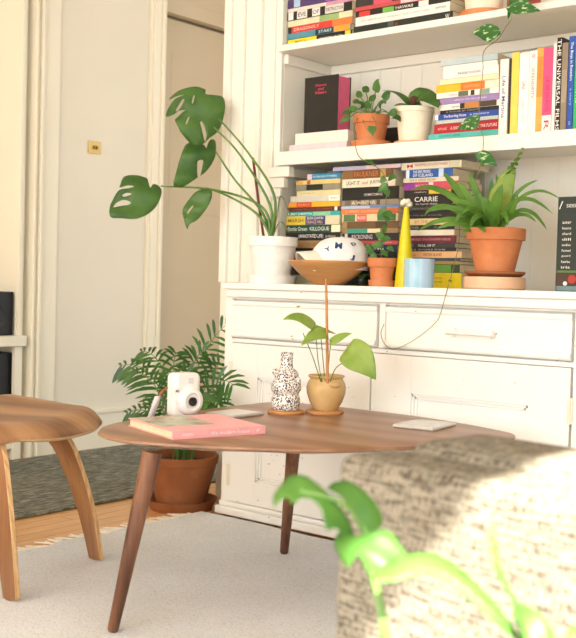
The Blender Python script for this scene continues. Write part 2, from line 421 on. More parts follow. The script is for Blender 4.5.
# ------------------------------------------------------------------ rugs
def fringe_edge(mb, x, y0, y1, n, L, z):
    for i in range(n):
        y = y0 + (y1 - y0) * (i + random.random() * .8) / n; l = L * random.uniform(.4, 1.2); dy = random.uniform(-.035, .035)
        mb.tube([(x, y, z), (x - l * .5, y + dy * .4, z * .9), (x - l, y + dy, .006)], [.0038, .003, .0016], 5)
o = thing('area_rug', 'large cream wool rug with a fringed edge under the walnut table', 'rug', (0, 0, 0))
P = []
for i in range(41):
    y = -.4 + (2.545 + .4) * i / 40
    x0 = -2.462 + .012 * math.sin(i * 1.7) + .006 * math.sin(i * 4.1)
    P.append([(x0 + (.35 - x0) * j / 12, y + .008 * math.sin(j * 2.1) * (i == 40), .0095) for j in range(13)])
MB().grid(P).build('pile', M['rug'], o, solid=.017)
w = MB(); fringe_edge(w, -2.455, -.35, 2.54, 420, .085, .010)
f = w.build('fringe', M['pageswhite'], o); f['kind'] = 'stuff'
o = tag(box('runner_rug', M['darkrug'], -3.76, -2.847, .3, 4.3, .001, .012, bevel=.004), 'dark grey woven rug lying along the hall wall', 'rug')

# ------------------------------------------------------------------ built-in cabinet
XL, XR = yy(225, 330, YF).x, -.55
XC = yy(222, 286, YF - .034).x
o = thing('base_cabinet', 'white painted built-in base cabinet with drawers and chipped panel doors', 'cabinet', (0, 0, 0))
w = MB(); w.box(XL, XR, YF + .02, YB + .035, .055, .747); w.box(XL + .03, XR, YF + .06, YB, .0, .055)
w.build('carcass', M['cabinet'], o, bevel=.003)
w = MB()
w.box(XL, XL + .034, YF, YF + .02, .055, .747); w.box(-1.788, -1.766, YF, YF + .02, .616, .747); w.box(XL + .034, XR, YF + .0005, YF + .02, .6, .6135)
w.box(XL + .034, XR, YF + .0005, YF + .02, .7455, .752); w.box(-1.166, -1.11, YF, YF + .02, .055, .747)
w.build('face_frame', M['cabinet'], o, bevel=.002)
w = MB(); w.box(XL - .018, XR, YF - .014, YF + .06, .014, .042); w.box(XL - .006, XR, YF - .008, YF + .06, .042, .06)
w.build('toe_board', M['cabinet'], o, bevel=.006)
def drawer(x0, x1):
    d = MB()
    prof = [(.0, .617), (-.010, .619), (-.014, .626), (-.012, .634), (-.004, .640), (-.003, .722), (-.007, .728), (-.006, .739), (0, .7415)]
    vs = []; fs = []
    for dy, z in prof: vs += [(x0, YF + dy, z), (x1, YF + dy, z)]
    for i in range(len(prof) - 1): fs.append((2 * i, 2 * i + 1, 2 * i + 3, 2 * i + 2))
    n = len(prof); vs += [(x0, YF + .02, .617), (x1, YF + .02, .617), (x0, YF + .02, .7415), (x1, YF + .02, .7415)]
    fs += [(2 * n, 2 * n + 1, 1, 0), (2 * n - 2, 2 * n - 1, 2 * n + 3, 2 * n + 2)]
    fs += [tuple([2 * i for i in range(n)] + [2 * n + 2, 2 * n]), tuple([2 * i + 1 for i in reversed(range(n))] + [2 * n + 1, 2 * n + 3])]
    d.add(vs, fs); return d.build('drawer', M['cabinet'], o, bevel=.001)
drawer(XL + .035, -1.795)
dr = drawer(-1.761, -1.172)
hx = yy(473, 333, YF).x; hz = yy(473, 333, YF).z
w = MB(); w.box(-.07, -.05, -.02, 0, -.011, .011); w.box(.05, .07, -.02, 0, -.011, .011); w.tube([(-.075, -.022, 0), (-.03, -.026, 0), (.03, -.026, 0), (.075, -.022, 0)], .0065, 10)
w.build('handle', M['white'], dr, (hx, YF - .003, hz), smooth=True)
drawer(-1.108, -.56)
def door(x0, x1, px0, px1, pz0, pz1):
    a, b = .062, .598; d = MB(); y0, y1 = YF - .002, YF + .018
    d.box(x0, px0, y0, y1, a, b); d.box(px1, x1, y0, y1, a, b); d.box(px0, px1, y0, y1, a, pz0); d.box(px0, px1, y0, y1, pz1, b)
    for e in (.0, .008):
        t = .010 - e * .6; q = .008
        d.box(px0 + e, px0 + e + q, y1 - .006 - t, y1, pz0 + e, pz1 - e); d.box(px1 - e - q, px1 - e, y1 - .006 - t, y1, pz0 + e, pz1 - e)
        d.box(px0 + e, px1 - e, y1 - .006 - t, y1, pz0 + e, pz0 + e + q); d.box(px0 + e, px1 - e, y1 - .006 - t, y1, pz1 - e - q, pz1 - e)
    r = d.build('door', M['cabinet'], o, bevel=.0015)
    MB().box(px0, px1, y1 - .006, y1, pz0, pz1).build('panel', M['cabinet'], r)
    return r
def hinge(d, x, z):
    w = MB(); w.box(-.008, .008, -.003, 0, -.035, .035); w.tube([(0, -.004, -.035), (0, -.004, .035)], .004, 8)
    w.build('hinge', M['trim'], d, (x, YF - .002, z), bevel=.001)
pl = yy(256, 440, YF).x; pt = yy(260, 378, YF).z; pb = yy(256, 482, YF).z
dl = door(XL + .035, -1.815, pl, -1.94, pb, pt)
hinge(dl, XL + .034, .50); hinge(dl, XL + .034, .15)
q0 = yy(411, 400, YF).x; q1 = yy(528, 410, YF).x
d2 = door(-1.809, -1.172, q0, q1, pb, pt)
hinge(d2, -1.170, .485); hinge(d2, -1.170, .15)
door(-1.106, -.56, -1.0, -.68, pb, pt)
w = MB(); w.box(XC, XR, YF - .034, YB + .035, .779, .80); w.box(XC + .008, XR, YF - .022, YB + .02, .7525, .779)
tag(w.build('counter_top', M['cabinet'], bevel=.004), 'long white painted counter slab on top of the base cabinet', 'counter')

o = thing('wall_bookcase', 'white painted built-in bookcase above the counter, full of books', 'bookcase', (0, 0, .80))
w = MB(); XO = -2.334
for (a, b, t) in ((-2.612, -2.585, .0), (-2.585, -2.572, -.008), (-2.572, -2.52, .004), (-2.52, -2.506, -.01), (-2.506, -2.44, .002), (-2.44, -2.426, -.010), (-2.426, -2.375, .004), (-2.375, -2.36, -.012), (-2.36, XO, -.004)):
    w.box(a, b, YU + t, YU + .012, .0, 1.6)
w.box(-2.43, XO, YU + .012, YB, .0, 1.6)
w.build('side_casing', M['shelfpaint'], o, bevel=.003)
w = MB(); w.box(XO, XR, YB, YB + .035, 0, 1.6)
i = 0; x = XO + .05
while x < XR: w.box(x, x + .006, YB - .003, YB, 0, 1.6); x += .085
w.build('back_panel', M['shelfpaint'], o, bevel=.0015)
ZM, ZT = 1.246, 1.612
w = MB(); w.box(XO + .0, XR, YU - .03, YB, ZM - .8 - .03, ZM - .8); w.box(-2.312, XR, YU - .05, YU - .03, ZM - .8 - .046, ZM - .8)
w.build('shelf', M['shelfpaint'], o, bevel=.003)
w = MB(); w.box(XO, XR, YU - .028, YB, ZT - .8 - .022, ZT - .8)
w.build('shelf', M['shelfpaint'], o, bevel=.003)
w = MB()
for i, (a, z0, z1) in enumerate(((-2.262, 1.163, 1.199), (-2.29, 1.128, 1.163), (-2.312, 1.098, 1.128))): w.box(XO - .02, a, YU - .036 + .008 * i, YU - .004, z0 - .8, z1 - .8)
w.box(XO, -2.30, YU, YB, 1.17 - .8, 1.199 - .8)
w.build('bracket', M['shelfpaint'], o, bevel=.003)
w = MB(); w.box(XO, XO + .018, YU + .01, YB, 1.555 - .8, 1.589 - .8); w.box(XO, XR, YB - .018, YB, 1.555 - .8, 1.589 - .8)
w.build('cleat', M['shelfpaint'], o, bevel=.003)

# ------------------------------------------------------------------ books
def book(L, T, D, loc, color, label, group, bands=(), texts=(), pages='pages', upright=False, hard=False, rz=0, tc=None):
    """spine along local x facing -y; L length, T thickness, D depth"""
    o = thing('book', label, 'book', loc, 0, group)
    o.rotation_euler = (0, PI / 2, rz) if upright else (0, 0, rz)
    b = .0022 if hard else .0011; ov = .003 if hard else .0004
    mats = [plain(color, .45, .4)]; w = MB(); h = L / 2
    w.box(-h, h, 0, D, 0, b); w.box(-h, h, 0, D, T - b, T); w.box(-h, h, 0, .002, b, T - b)
    for f0, f1, c in bands:
        mats.append(plain(c, .45, .4)); w.box(-h + f0 * L, -h + f1 * L, -.0005, .001, .0006, T - .0006, len(mats) - 1)
    w.build('cover', mats, o)
    MB().box(-h + ov, h - ov, .002, D - ov - .001, b, T - b).build('page_block', M[pages], o)
    for t in texts:
        q, f0, f1, c = t[:4]; hf = t[4] if len(t) > 4 else .5; zc = t[5] if len(t) > 5 else .5; hh = T * hf
        X = Matrix.Translation((-h + f0 * L, -.0009, T * zc - hh / 2)) @ Matrix.Rotation(PI / 2, 4, 'X')
        MB().text(q, (f1 - f0) * L, hh, X).build('spine_lettering', plain(c, .5, .3), o)
    return o
ORD = ['first', 'second', 'third', 'fourth', 'fifth', 'sixth', 'seventh', 'eighth', 'ninth', 'tenth', 'eleventh', 'twelfth', 'thirteenth', 'fourteenth', 'fifteenth', 'sixteenth', 'seventeenth', 'eighteenth', 'nineteenth', 'twentieth']
def stack(rows, xref, ybot, zbase, where, group, plane=2.775, depth=.13):
    """rows from the top down: (px left, px right, px top, colour, look, bands, texts, depth)"""
    tops = [yy(xref, r[2], plane).z for r in rows] ; zb = yy(xref, ybot, plane).z
    sc_ = (tops[0] - zbase) / (tops[0] - zb)
    tz = [zbase + (t - zb) * sc_ for t in tops] + [zbase]
    for i, r in enumerate(rows):
        x0 = yy(r[0], r[2] + 3, plane).x; x1 = yy(r[1], r[2] + 3, plane).x; T = tz[i] - tz[i + 1]
        D = depth + random.uniform(-.01, .012) + (r[7] if len(r) > 7 else 0)
        jy = random.uniform(-.004, .004)
        book(x1 - x0, T - .0006, D, ((x0 + x1) / 2, plane + jy, tz[i + 1] + .0002), r[3], '%s, %s from top, %s' % (r[4], ORD[i], where), group, r[5], r[6], rz=random.uniform(-.012, .012))

A = [(307, 340, 173.7, '2e8ab5', 'short bright blue book', [(0, .14, 'f0c8d4')], [('PLAYGROUND OF THE MIND', .18, .9, 'e8f4fa', .35)]),
 (296, 340, 179.6, 'e4c983', 'thin straw yellow paperback', [(0, .16, 'd8b25c'), (.25, .33, 'c06a40')], []),
 (296, 340, 184, '8d8a76', 'grey paperback with a black block', [(.25, .62, '1c241a')], []),
 (296, 340, 190, 'ddd3a0', 'pale cream yellow paperback', [], [('in the long run', .1, .4, 'a89a60', .3)]),
 (291, 340, 195.3, 'cfccc0', 'pale grey paperback with white end', [(.78, 1, 'efece4')], [('AN ESSAY', .82, .95, '55555a', .25)]),
 (289, 340, 201.5, 'eba02e', 'orange paperback with a red middle', [(.16, .46, 'd5532e'), (.46, .98, 'f0b02c')], [('RED MOON', .2, .42, 'f0a870', .4)]),
 (288, 340, 206.6, '5c2f24', 'dark maroon paperback', [(.9, .95, 'f4f0ea')], [('A LANTERN IN HER HAND', .1, .85, 'b05a48', .4)]),
 (286.5, 340, 211, '2aa8a4', 'turquoise paperback with white title', [(.5, .82, '8cc6a2')], [('ALBERT & MARTHA', .02, .48, 'f2fbfa', .5)]),
 (286.5, 340, 215.4, 'd9cfae', 'yellow, navy and cream patchwork paperback', [(0, .36, 'e2c63c'), (.37, .74, '24406c')], [('IRON DAWN', .4, .7, 'e8e4e0', .32, .74), ('ORANGE HALL', .39, .7, 'f0b4a4', .36, .3), ('MARSH', .04, .33, '6a6030', .4)]),
 (286, 340, 224.4, '234a37', 'dark green paperback with white script', [(.84, 1, 'ece6c0')], [('Bottle Green', .04, .4, 'dfe8dc', .55), ('KILLOGUE', .45, .8, 'e8ede4', .5)]),
 (286, 340, 232, '1a1a19', 'black paperback with white slanted title', [], [('(ANNOTATED LIFE)', .25, .7, 'f0eee8', .6), ('jackson', .74, .92, 'c8c4bc', .4)]),
 (285, 339, 240, 'a8865a', 'plain tan brown paperback', [], [('THE DESERT', .4, .7, '8a683e', .4)]),
 (285, 339, 247.5, '1d1d1e', 'thin black paperback', [], []),
 (285, 339, 250, '9a9c98', 'grey paperback with small print', [], [('MATTERS OF FACT', .2, .6, '3c4044', .4)]),
 (285, 339, 257, 'b84438', 'red paperback mostly behind the cap', [], []),
 (285, 339, 265, '2c2c30', 'charcoal book mostly behind the wooden bowl', [], []),
 (284, 340, 274.5, 'a9ab93', 'grey green book lowest beneath the bowl', [], [])]
stack(A, 315, 284, .80, 'stack behind the cap', 'paperbacks in the stack behind the cap')
B = [(334, 401, 165.5, 'bdb9d6', 'thin lavender paperback', [(.5, 1, 'e6cfcf')], []),
 (343, 393, 169.5, '7a5230', 'brown paperback with large orange title', [(.0, .22, '8a6432'), (.76, .86, 'caa25a')], [('FAULKNER', .24, .72, 'd9804a', .62)]),
 (342, 395, 178, 'ece2c8', 'cream paperback with black and red title', [], [('LIGHT IT', .08, .34, '1c1a18', .45), ('and', .39, .49, 'b8402e', .35), ('JUSTICE', .53, .8, '1c1a18', .48)]),
 (342, 399, 186.7, '151615', 'thick black hardback with small white title', [], [('HOMECOMING', .4, .72, 'd8d6d0', .2, .4)]),
 (342, 399, 199.5, '8f8672', 'grey paperback with dark figures', [(.05, .16, '6a6058'), (.28, .34, '3c342c'), (.48, .53, '3c342c'), (.62, .68, '54483a')], [('A WINTER', .18, .6, 'e2d9c4', .6)]),
 (341, 399, 205, 'b4c3dc', 'thin pale blue paperback', [(.5, 1, '6d86b8')], []),
 (341, 398, 208, 'd97b46', 'orange paperback with faded title', [(.8, 1, 'c8683c')], [('SUMMER CROSSINGS', .08, .7, 'f0b88c', .45)]),
 (342, 398, 213.5, 'dccda8', 'cream paperback with green and red blocks', [(.03, .24, '557a4c'), (.27, .45, 'd4675c'), (.64, .96, '4a7a48')], [('ROSES', .29, .43, 'f6e6dc', .4)]),
 (342, 398, 220.8, '6e5234', 'dark brown paperback with a tan edge', [(.0, .08, 'a4875a'), (.6, .8, '4a3826')], []),
 (342, 398, 227.8, '9a7e58', 'teal and cream striped paperback', [(.1, .46, '2f9c86'), (.46, .68, 'e4d5ac')], []),
 (342, 398, 232.4, '27272a', 'charcoal paperback with white letters', [(.05, .1, 'd8d4cc'), (.66, .72, 'cfcac0')], [('RECKONING', .18, .55, 'd6c8c8', .6)]),
 (342, 397, 239.8, 'c84f50', 'thin red paperback', [], [('a red sea', .55, .9, 'f0a0a0', .4)]),
 (342, 397, 243.8, '2b3a50', 'navy paperback with cream title', [], [('ERKING', .4, .76, 'e0d8c0', .62)]),
 (342, 397, 250.4, '232423', 'black paperback under the navy one', [], [('the night', .5, .8, '9a9a92', .35)]),
 (342, 397, 256.5, '2e8a70', 'thin teal green paperback', [], []),
 (342, 397, 259.5, '6b3a2e', 'rust brown book behind the small pot', [], []),
 (342, 397, 268, '3b3d40', 'dark grey book behind the small pot', [], []),
 (342, 397, 276, '1e1f20', 'black book lowest behind the small pot', [], [])]
stack(B, 366, 285, .80, 'middle counter stack', 'paperbacks in the middle counter stack')
C_ = [(401, 461, 162, 'e6dcc2', 'cream paperback with red title', [(.8, .97, 'd4cfae')], [('THE PHYSICS OF LITTLE THINGS', .23, .78, 'a83a3c', .34, .6), ('M', .1, .2, 'c42c38', .5)], .04),
 (404, 452, 169, '2159a6', 'royal blue paperback with white title', [(.03, .1, 'e4ecf4'), (.72, .82, 'c8dcf0')], [('THE BIRD PEOPLE', .18, .55, 'f0f6fc', .34, .72), ('OF ICELAND', .18, .6, 'f0f6fc', .34, .3)]),
 (404, 459, 177.7, 'ded5b8', 'cream paperback with brown lettering', [], [('WILD GEESE ROAD', .12, .6, '6a5638', .5)]),
 (404, 459, 182, 'c4306c', 'magenta and purple paperback', [(.0, .2, '8a3a96'), (.46, .54, 'f0d8d0'), (.54, 1, 'cc4e62')], [('REVERIE', .22, .44, 'f0a8c8', .4)]),
 (404, 459, 189.6, '22201e', 'black paperback with a yellow block', [(.46, .86, 'e0bc2c')], [('stephens', .2, .42, 'e0dcd0', .35)]),
 (404, 459, 194, '191817', 'thick black paperback with large white title', [], [('CARRIE', .2, .62, 'efece4', .4, .6), ('the horror classic', .22, .62, 'c8bcb0', .2, .22)]),
 (404, 459, 206, '3a3a3a', 'charcoal paperback', [], [('A FIELD OF STONES', .1, .6, '8c8c86', .35)]),
 (404, 459, 210, '161616', 'black paperback with thin pale lines', [], [('ON THE LINE, A NOVEL', .05, .7, '8c8a80', .2, .4)]),
 (405, 459, 217.8, 'e0c894', 'pale yellow paperback', [], [('BY THE SEA', .2, .6, 'b8864c', .45)]),
 (405, 455, 224.3, '1b1b1d', 'thin black paperback with grey letters', [], [('MOTHER', .05, .3, 'b0b0ac', .4), ('OF PEARL', .6, .85, '8c8c88', .35)]),
 (405, 455, 229, 'e3dccb', 'off white paperback', [], []),
 (405, 456, 234.6, '6b2330', 'maroon paperback with pink letters', [], [('MEMORIES OF A COUNTRY HOUSE', .08, .9, 'd49a98', .3)]),
 (405, 455, 242, '333334', 'dark grey paperback with white letters', [(.0, .2, '4a4a4c')], [('MIKE', .04, .18, 'a8a8a4', .45), ('SOUL OF IT', .28, .62, 'e4e2dc', .55)]),
 (405, 456, 246.7, '221c1c', 'thin black paperback with dotted letters', [], [('A N D  W H E R E  N O W', .05, .8, 'cfc4bc', .5)]),
 (405, 462, 250, 'dfae7c', 'peach paperback with dark title', [], [('EASTER ISLAND', .34, .66, '6a4a34', .45), ('aria', .06, .2, 'c27850', .4)], .03),
 (405, 459, 256.4, '2c4656', 'thin slate blue paperback', [], [('bel air', .3, .5, '9cb4c0', .4)]),
 (405, 459, 259.4, 'a08444', 'olive tan paperback', [], []),
 (405, 459, 262.6, '37483c', 'dark green book with a leaf green panel', [(.55, .85, '5f9a3e')], []),
 (405, 461, 270.8, 'e8cf1e', 'bright yellow book behind the blue cup', [], [('PENS AND INKS', .48, .66, '6a6420', .12, .65), ('FOR DRAWING', .48, .66, '6a6420', .12, .4), ('~', .78, .84, '7a4a1c', .2)], .02)]
stack(C_, 420, 285.8, .80, 'right counter stack', 'paperbacks in the right counter stack')
D_ = [(441, 498, 57, 'b4c4c8', 'thin pale blue grey paperback', [], []),
 (442, 497, 62.7, 'f0ebe0', 'plain white paperback', [(.0, .02, 'd0c8b8')], []),
 (444, 499, 67.6, 'f0e8e2', 'white paperback with grey title', [], [('THE ROAD TO ROUND', .26, .68, '66605c', .28)]),
 (440, 499, 75.4, 'f0dfb6', 'thin ivory paperback', [], []),
 (436, 499, 80.3, 'efb524', 'yellow paperback with an orange middle', [(.4, .78, 'e8792e'), (.78, 1, 'f0dcc8')], [('ONWARD', .45, .7, 'f2b070', .35)]),
 (437, 499, 87.8, 'f0ece2', 'white paperback with dark pictures', [(.36, .52, '5a6a58'), (.56, .62, '2c3a2c'), (.7, .86, '86a08c')], [('a record', .2, .34, '6a6a64', .4)]),
 (440, 499, 93, '9a82b4', 'lilac paperback', [], [('where the lilac grows', .25, .8, 'e2d8ec', .4)]),
 (440, 499, 98.7, 'efe9e0', 'white and brown picture paperback', [(.34, .42, '2a2422'), (.42, .66, 'c08038'), (.66, .95, '4a3a2a')], [('stories', .2, .33, '5c5650', .4)]),
 (440, 499, 104.2, '1d1c1b', 'thin black paperback', [], [('A HOUSE BY NIGHT', .1, .66, 'a89c88', .4)]),
 (436, 499, 108, '24479c', 'blue paperback with white title', [(.0, .05, 'e8ecf2')], [('The Boarding House', .14, .5, 'f0f4fa', .6), ('a mystery', .56, .86, 'bcd0f0', .4)]),
 (437, 499, 113.5, 'b9c2b8', 'thin pale sage paperback', [], []),
 (434, 500, 117, 'b01f2e', 'dark red hardback with white title', [], [('A SHORT HISTORY OF THE FUTURE', .26, .96, 'f6e6e0', .32), ('ATLAS', .06, .2, 'f0c0b8', .25)]),
 (429, 500, 126, '58bdb8', 'turquoise paperback with faint title', [], [('common sense', .16, .46, '2c8c8c', .4)]),
 (432, 499, 131, 'edc459', 'pale yellow paperback', [], [])]
stack(D_, 467, 134.5, ZM, 'stack beside upright books', 'paperbacks stacked beside the upright books', plane=2.77)
F_ = [(288, 352, -14, '6d7a4a', 'olive paperback', [], []),
 (288, 352, -5, '4a3a6a', 'purple paperback with pale band', [(.1, .2, 'a8c0e0'), (.6, .8, '8a5aa8')], []),
 (288, 352, 2.8, 'e8d3cc', 'pale pink paperback', [(.6, 1, 'c890a8')], []),
 (288, 352, 6.3, '1c1b1a', 'black paperback with white blocks', [(.02, .1, 'e4e2dc'), (.16, .32, 'd8d6d0'), (.4, .52, 'e4e2dc'), (.6, .88, 'cfccc4')], [('EVE', .18, .3, '1c1b1a', .5), ('OF', .41, .51, '1c1b1a', .5), ('DESTRUCTION', .62, .87, '1c1b1a', .4)]),
 (288, 352, 13.9, 'dfd9b4', 'cream and green paperback', [(.5, .8, '8fb070')], []),
 (288, 352, 19.4, 'c93a34', 'red paperback with white title', [(.0, .06, '2a2a2a'), (.7, 1, 'd9773a')], [('DRAGONFLY', .1, .5, 'f4c8b8', .45)]),
 (288, 352, 25.7, '4c8aa0', 'teal paperback with orange end', [(.45, .72, '26343a'), (.74, .98, 'e89a34')], [('STARS', .5, .7, 'b0dce8', .5)]),
 (288, 352, 31, '20201d', 'black paperback with yellow label', [(.0, .46, 'f0dc28'), (.9, .98, 'e8d438')], [('MATCH', .12, .3, '5c5420', .5), ('wandering  at  sea', .5, .86, 'e4e0d4', .35)])]
stack(F_, 310, 37.6, ZT, 'left top shelf stack', 'paperbacks in the left top shelf stack', plane=2.765)
G_ = [(356, 450, -8, '36302e', 'dark brown book', [(.2, .4, 'c8506a')], []),
 (356, 450, 0, 'b94a48', 'thin red and pink book', [(.5, 1, 'e4b8c0')], []),
 (356, 450, 3.5, '222320', 'black book with red and green blocks', [(.04, .16, 'd83c34'), (.3, .42, '6ab04c'), (.68, .78, 'e8e4da')], [('HAWAII', .44, .62, 'ece8e0', .5)]),
 (356, 450, 8.3, 'efe6df', 'white book with faint pink title', [], [('the lighthouse keepers and other tales', .06, .8, 'd8a0a0', .3), ('penrose', .86, .96, '6a5a58', .3)]),
 (355, 453, 16.2, '1b241f', 'very dark green hardback', [(.36, .42, '4a524c')], [('XL', .43, .47, 'a85048', .5), ('W', .93, .97, 'e0dcd4', .5)])]
stack(G_, 392, 24.4, ZT, 'right top shelf stack', 'books in the right top shelf stack', plane=2.765, depth=.17)
# upright row
pe = 2.765
E_ = [(499.8, 508, 59.3, 'efebe4', 'slim white upright book with blue lettering', [], [('Life of Martina', .22, .75, '4a5a9a', .4)]),
 (508.2, 510.6, 58.5, '3a3428', 'thin dark brown upright book', [], []),
 (511, 518.2, 52.6, 'efcf5e', 'plain yellow upright book', [], []),
 (518.6, 528, 53, 'f2f0ec', 'thick white upright book with grey lettering', [], [('CHINA', .34, .44, '9a968c', .4), ('modern stories', .56, .84, 'b8b4a8', .3)]),
 (528.2, 535.6, 51, 'f0ece6', 'white upright book with red lettering', [(.985, 1, 'c06048')], [('SERENDIPITY', .2, .56, 'c88478', .4), ('o', .04, .08, 'b84c40', .4)]),
 (535.8, 542.2, 48, 'f0a64e', 'orange upright book', [(.1, .56, 'e89038')], [('CANDIDE', .14, .36, 'c8782c', .4)]),
 (542.4, 552, 47.8, 'e2507e', 'pink upright book with white lower cover', [(.78, 1, 'efe6e2')], [('LA VIE EN ROSE', .34, .74, 'b83064', .4), ('R', .84, .95, 'a84a50', .5)]),
 (552.2, 555.2, 43.8, 'efe9e0', 'thin white upright book', [], []),
 (555.4, 560.4, 37.8, '161514', 'black upright book with tall white title', [], [('THE UNIVERSAL FILMS', .02, .97, 'f2efe8', .72)]),
 (561, 566.8, 43, '8a7c68', 'grey brown upright book', [(.3, .66, '9c8e7a')], []),
 (567.4, 573, 36.5, '1f4fa8', 'blue upright book with white title', [], [('The Boys in Rotation', .06, .46, 'f2f6fc', .6), ('a story', .54, .72, 'a8c4ec', .35), ('o', .88, .92, 'a8c4ec', .3)]),
 (573.3, 580, 35, '2fae62', 'green upright book', [], [('FOREST PATHS', .2, .7, 'dff2e4', .4)]),
 (580.4, 588, 40, 'd8cdb4', 'beige upright book past the green one', [], []),
 (588.4, 598, 45, '7c3a3a', 'dark red upright book past the green one', [], [])]
for i, r in enumerate(E_):
    x0 = yy(r[0], 100, pe).x; x1 = yy(r[1], 100, pe).x; zt = yy((r[0] + r[1]) / 2, r[2], pe).z; L = zt - ZM
    book(L, x1 - x0, .15 + random.uniform(-.01, .015), (x0, pe + random.uniform(-.003, .003), ZM + L / 2 + .0002), r[3], r[4] + ', %s from left in upright row' % ORD[i], 'upright books on the middle shelf', r[5], r[6], upright=True)
# pink and cream books lying, and the black book standing on them
p = 2.735; x0, x1 = yy(284, 147, p).x, yy(341, 147, p).x
book(x1 - x0, .026, .17, ((x0 + x1) / 2 + .015, p + .01, ZM + .0002), 'e8ccd2', 'pale pink book lying lowest under the black standing book', 'two pale books under the black book', hard=True, pages='pageswhite')
book(.222, .038, .165, (yy(292, 138, p).x + .111, p + .018, ZM + .0266), 'ebe2d6', 'cream book lying between the pink book and the black standing book', 'two pale books under the black book', hard=True, pages='pageswhite')
zb = ZM + .0266 + .0382; p = 2.775
x0, x1 = yy(303.5, 133, p).x, yy(337, 131, p).x; zt = yy(337, 74, p).z
o = thing('book', 'large black hardback standing face out with pink page edges', 'book', (x0, p, zb))
Wb, Hb, Tb = x1 - x0, zt - zb, .072
w = MB(); w.box(0, Wb, 0, .003, 0, Hb); w.box(0, Wb, Tb - .003, Tb, 0, Hb); w.box(0, .003, .003, Tb - .003, 0, Hb); w.build('cover', M['black'], o, bevel=.001)
MB().box(.003, Wb - .003, .003, Tb - .003, .002, Hb - .004).build('page_block', plain('e0688c', .7, .3), o)['label'] = 'pink page edges'
w = MB(); R90 = Matrix.Rotation(PI / 2, 4, 'X')
for s, f0, f1, zf in (('Home', .34, .66, .82), ('and', .41, .58, .755), ('Heart', .34, .66, .69)): w.text(s, (f1 - f0) * Wb, .05 * Hb, Matrix.Translation((f0 * Wb, -.001, zf * Hb)) @ R90)
w.build('cover_lettering', plain('e0406c', .5), o)
# things behind the two shelf pots
q = yy(388, 128, 2.93); tag(box('storage_box', M['black'], q.x - .06, q.x + .05, 2.93, 3.0, ZM + .0002, ZM + .09), 'small black box in shadow behind the shelf pots', 'box')

# ------------------------------------------------------------------ pots and plants helpers
def pot(parent, prof, mat, n=44, z=0, name='pot'): return MB().lathe(prof, n).build(name, mat, parent, (0, 0, z), smooth=True)
def soil(parent, r, z): return MB().lathe([(0, -.004), (r, -.004), (r, 0), (r * .5, .004), (0, .005)], 24).build('soil', M['soil'], parent, (0, 0, z), smooth=True)
def part_leaf(parent, o3, name, mat, pts, width, nrm, shape='heart', **kw):
    mb = MB(); leaf(mb, [Vector(p) - o3 for p in pts], width, nrm, shape, **kw)
    return mb.build(name, mat, parent, smooth=True, solid=.0007, angle=180)
def part_stem(parent, o3, pts, r, mat='stem', name='stem', n=8):
    c = crm([Vector(p) - o3 for p in pts], 6); m = len(c)
    rr = r if not isinstance(r, tuple) else [r[0] + (r[1] - r[0]) * i / (m - 1) for i in range(m)]
    return MB().tube(c, rr, n).build(name, M[mat], parent, smooth=True)

# white pot with the monstera
c = yy(271.5, 283, 2.655); O = Vector((c.x, 2.655, .80))
o = thing('monstera_plant', 'tall monstera in a white pot on the counter\'s left end', 'plant', O)
k_ = (O - EYE).dot(AF) / FPX
MB().lathe(saucer_profile(24.5 * k_, .028), 44).build('saucer', M['white'], o, smooth=True)
pot(o, pot_profile(17.5 * k_, 25 * k_, .148, .006, .032), M['white'], z=.007)
soil(o, 20 * k_, .145)
Y0 = 2.655
def my(x, y, dy=0): return yy(x, y, Y0 + dy)
base = my(270, 240)
MB().tube([my(264, 240) - O, my(258, 198) - O, my(253, 158) - O], .0045, 8).build('support_stake', plain('6e3327', .6), o, smooth=True)
for pts in ([(271, 240, 0), (274, 195, -.02), (246, 150, -.03), (219, 119, -.04)], [(270, 240, 0), (270, 205, 0), (240, 155, -.03), (214, 127, -.04)],
            [(271, 240, 0), (262, 212, 0), (235, 180, -.02), (216, 152, -.03)], [(272, 240, 0), (262, 207, -.02), (215, 190, -.05), (161, 186, -.06)],
            [(273, 240, 0), (258, 215, -.02), (232, 198, -.04), (207, 188, -.05)]):
    part_stem(o, O, [my(*q) for q in pts], (.0055, .0028))
for pts in ([(273, 238, 0), (277, 215, .02), (281, 196, .04), (290, 215, .05)], [(272, 238, 0), (280, 222, .0), (289, 232, .0)]): part_stem(o, O, [my(*q) for q in pts], .0022, 'vinestem', 'aerial_root')
cv = tocam(my(200, 150))
LO, LS_ = (100, 70), 3.84
traced(o, O, 'leaf', M['monstera'], [(408, 70), (370, 55), (320, 65), (285, 86), (266, 106), (300, 95), (322, 94), (290, 106), (264, 138), (255, 165), (259, 173), (285, 165), (305, 152), (330, 151), (318, 158), (300, 176), (288, 190), (300, 215), (312, 237), (345, 270), (370, 280), (400, 275), (420, 258), (450, 235), (470, 200), (482, 140), (475, 98), (440, 91), (408, 89)],
       [[(292, 151), (300, 135), (318, 110), (324, 115), (312, 138), (298, 153)], [(384, 198), (392, 195), (402, 215), (410, 245), (406, 268), (398, 250), (390, 220)], [(352, 127), (359, 98), (364, 99), (357, 128)], [(328, 205), (338, 181), (344, 179), (334, 206)]], LO, LS_, my(200, 113, -.05), cv + Vector((.15, 0, .35)), (.012, .02))
traced(o, O, 'leaf', M['monstera'], [(345, 272), (328, 287), (310, 330), (292, 395), (283, 438), (300, 445), (330, 440), (370, 415), (410, 385), (440, 340), (447, 300), (445, 268), (428, 262), (416, 280), (408, 300), (400, 285), (370, 278)],
       [[(375, 350), (385, 345), (397, 348), (392, 380), (385, 406), (377, 410), (374, 380)]], LO, LS_, my(195, 165, -.035), cv + Vector((.2, 0, .3)), (.01, .014))
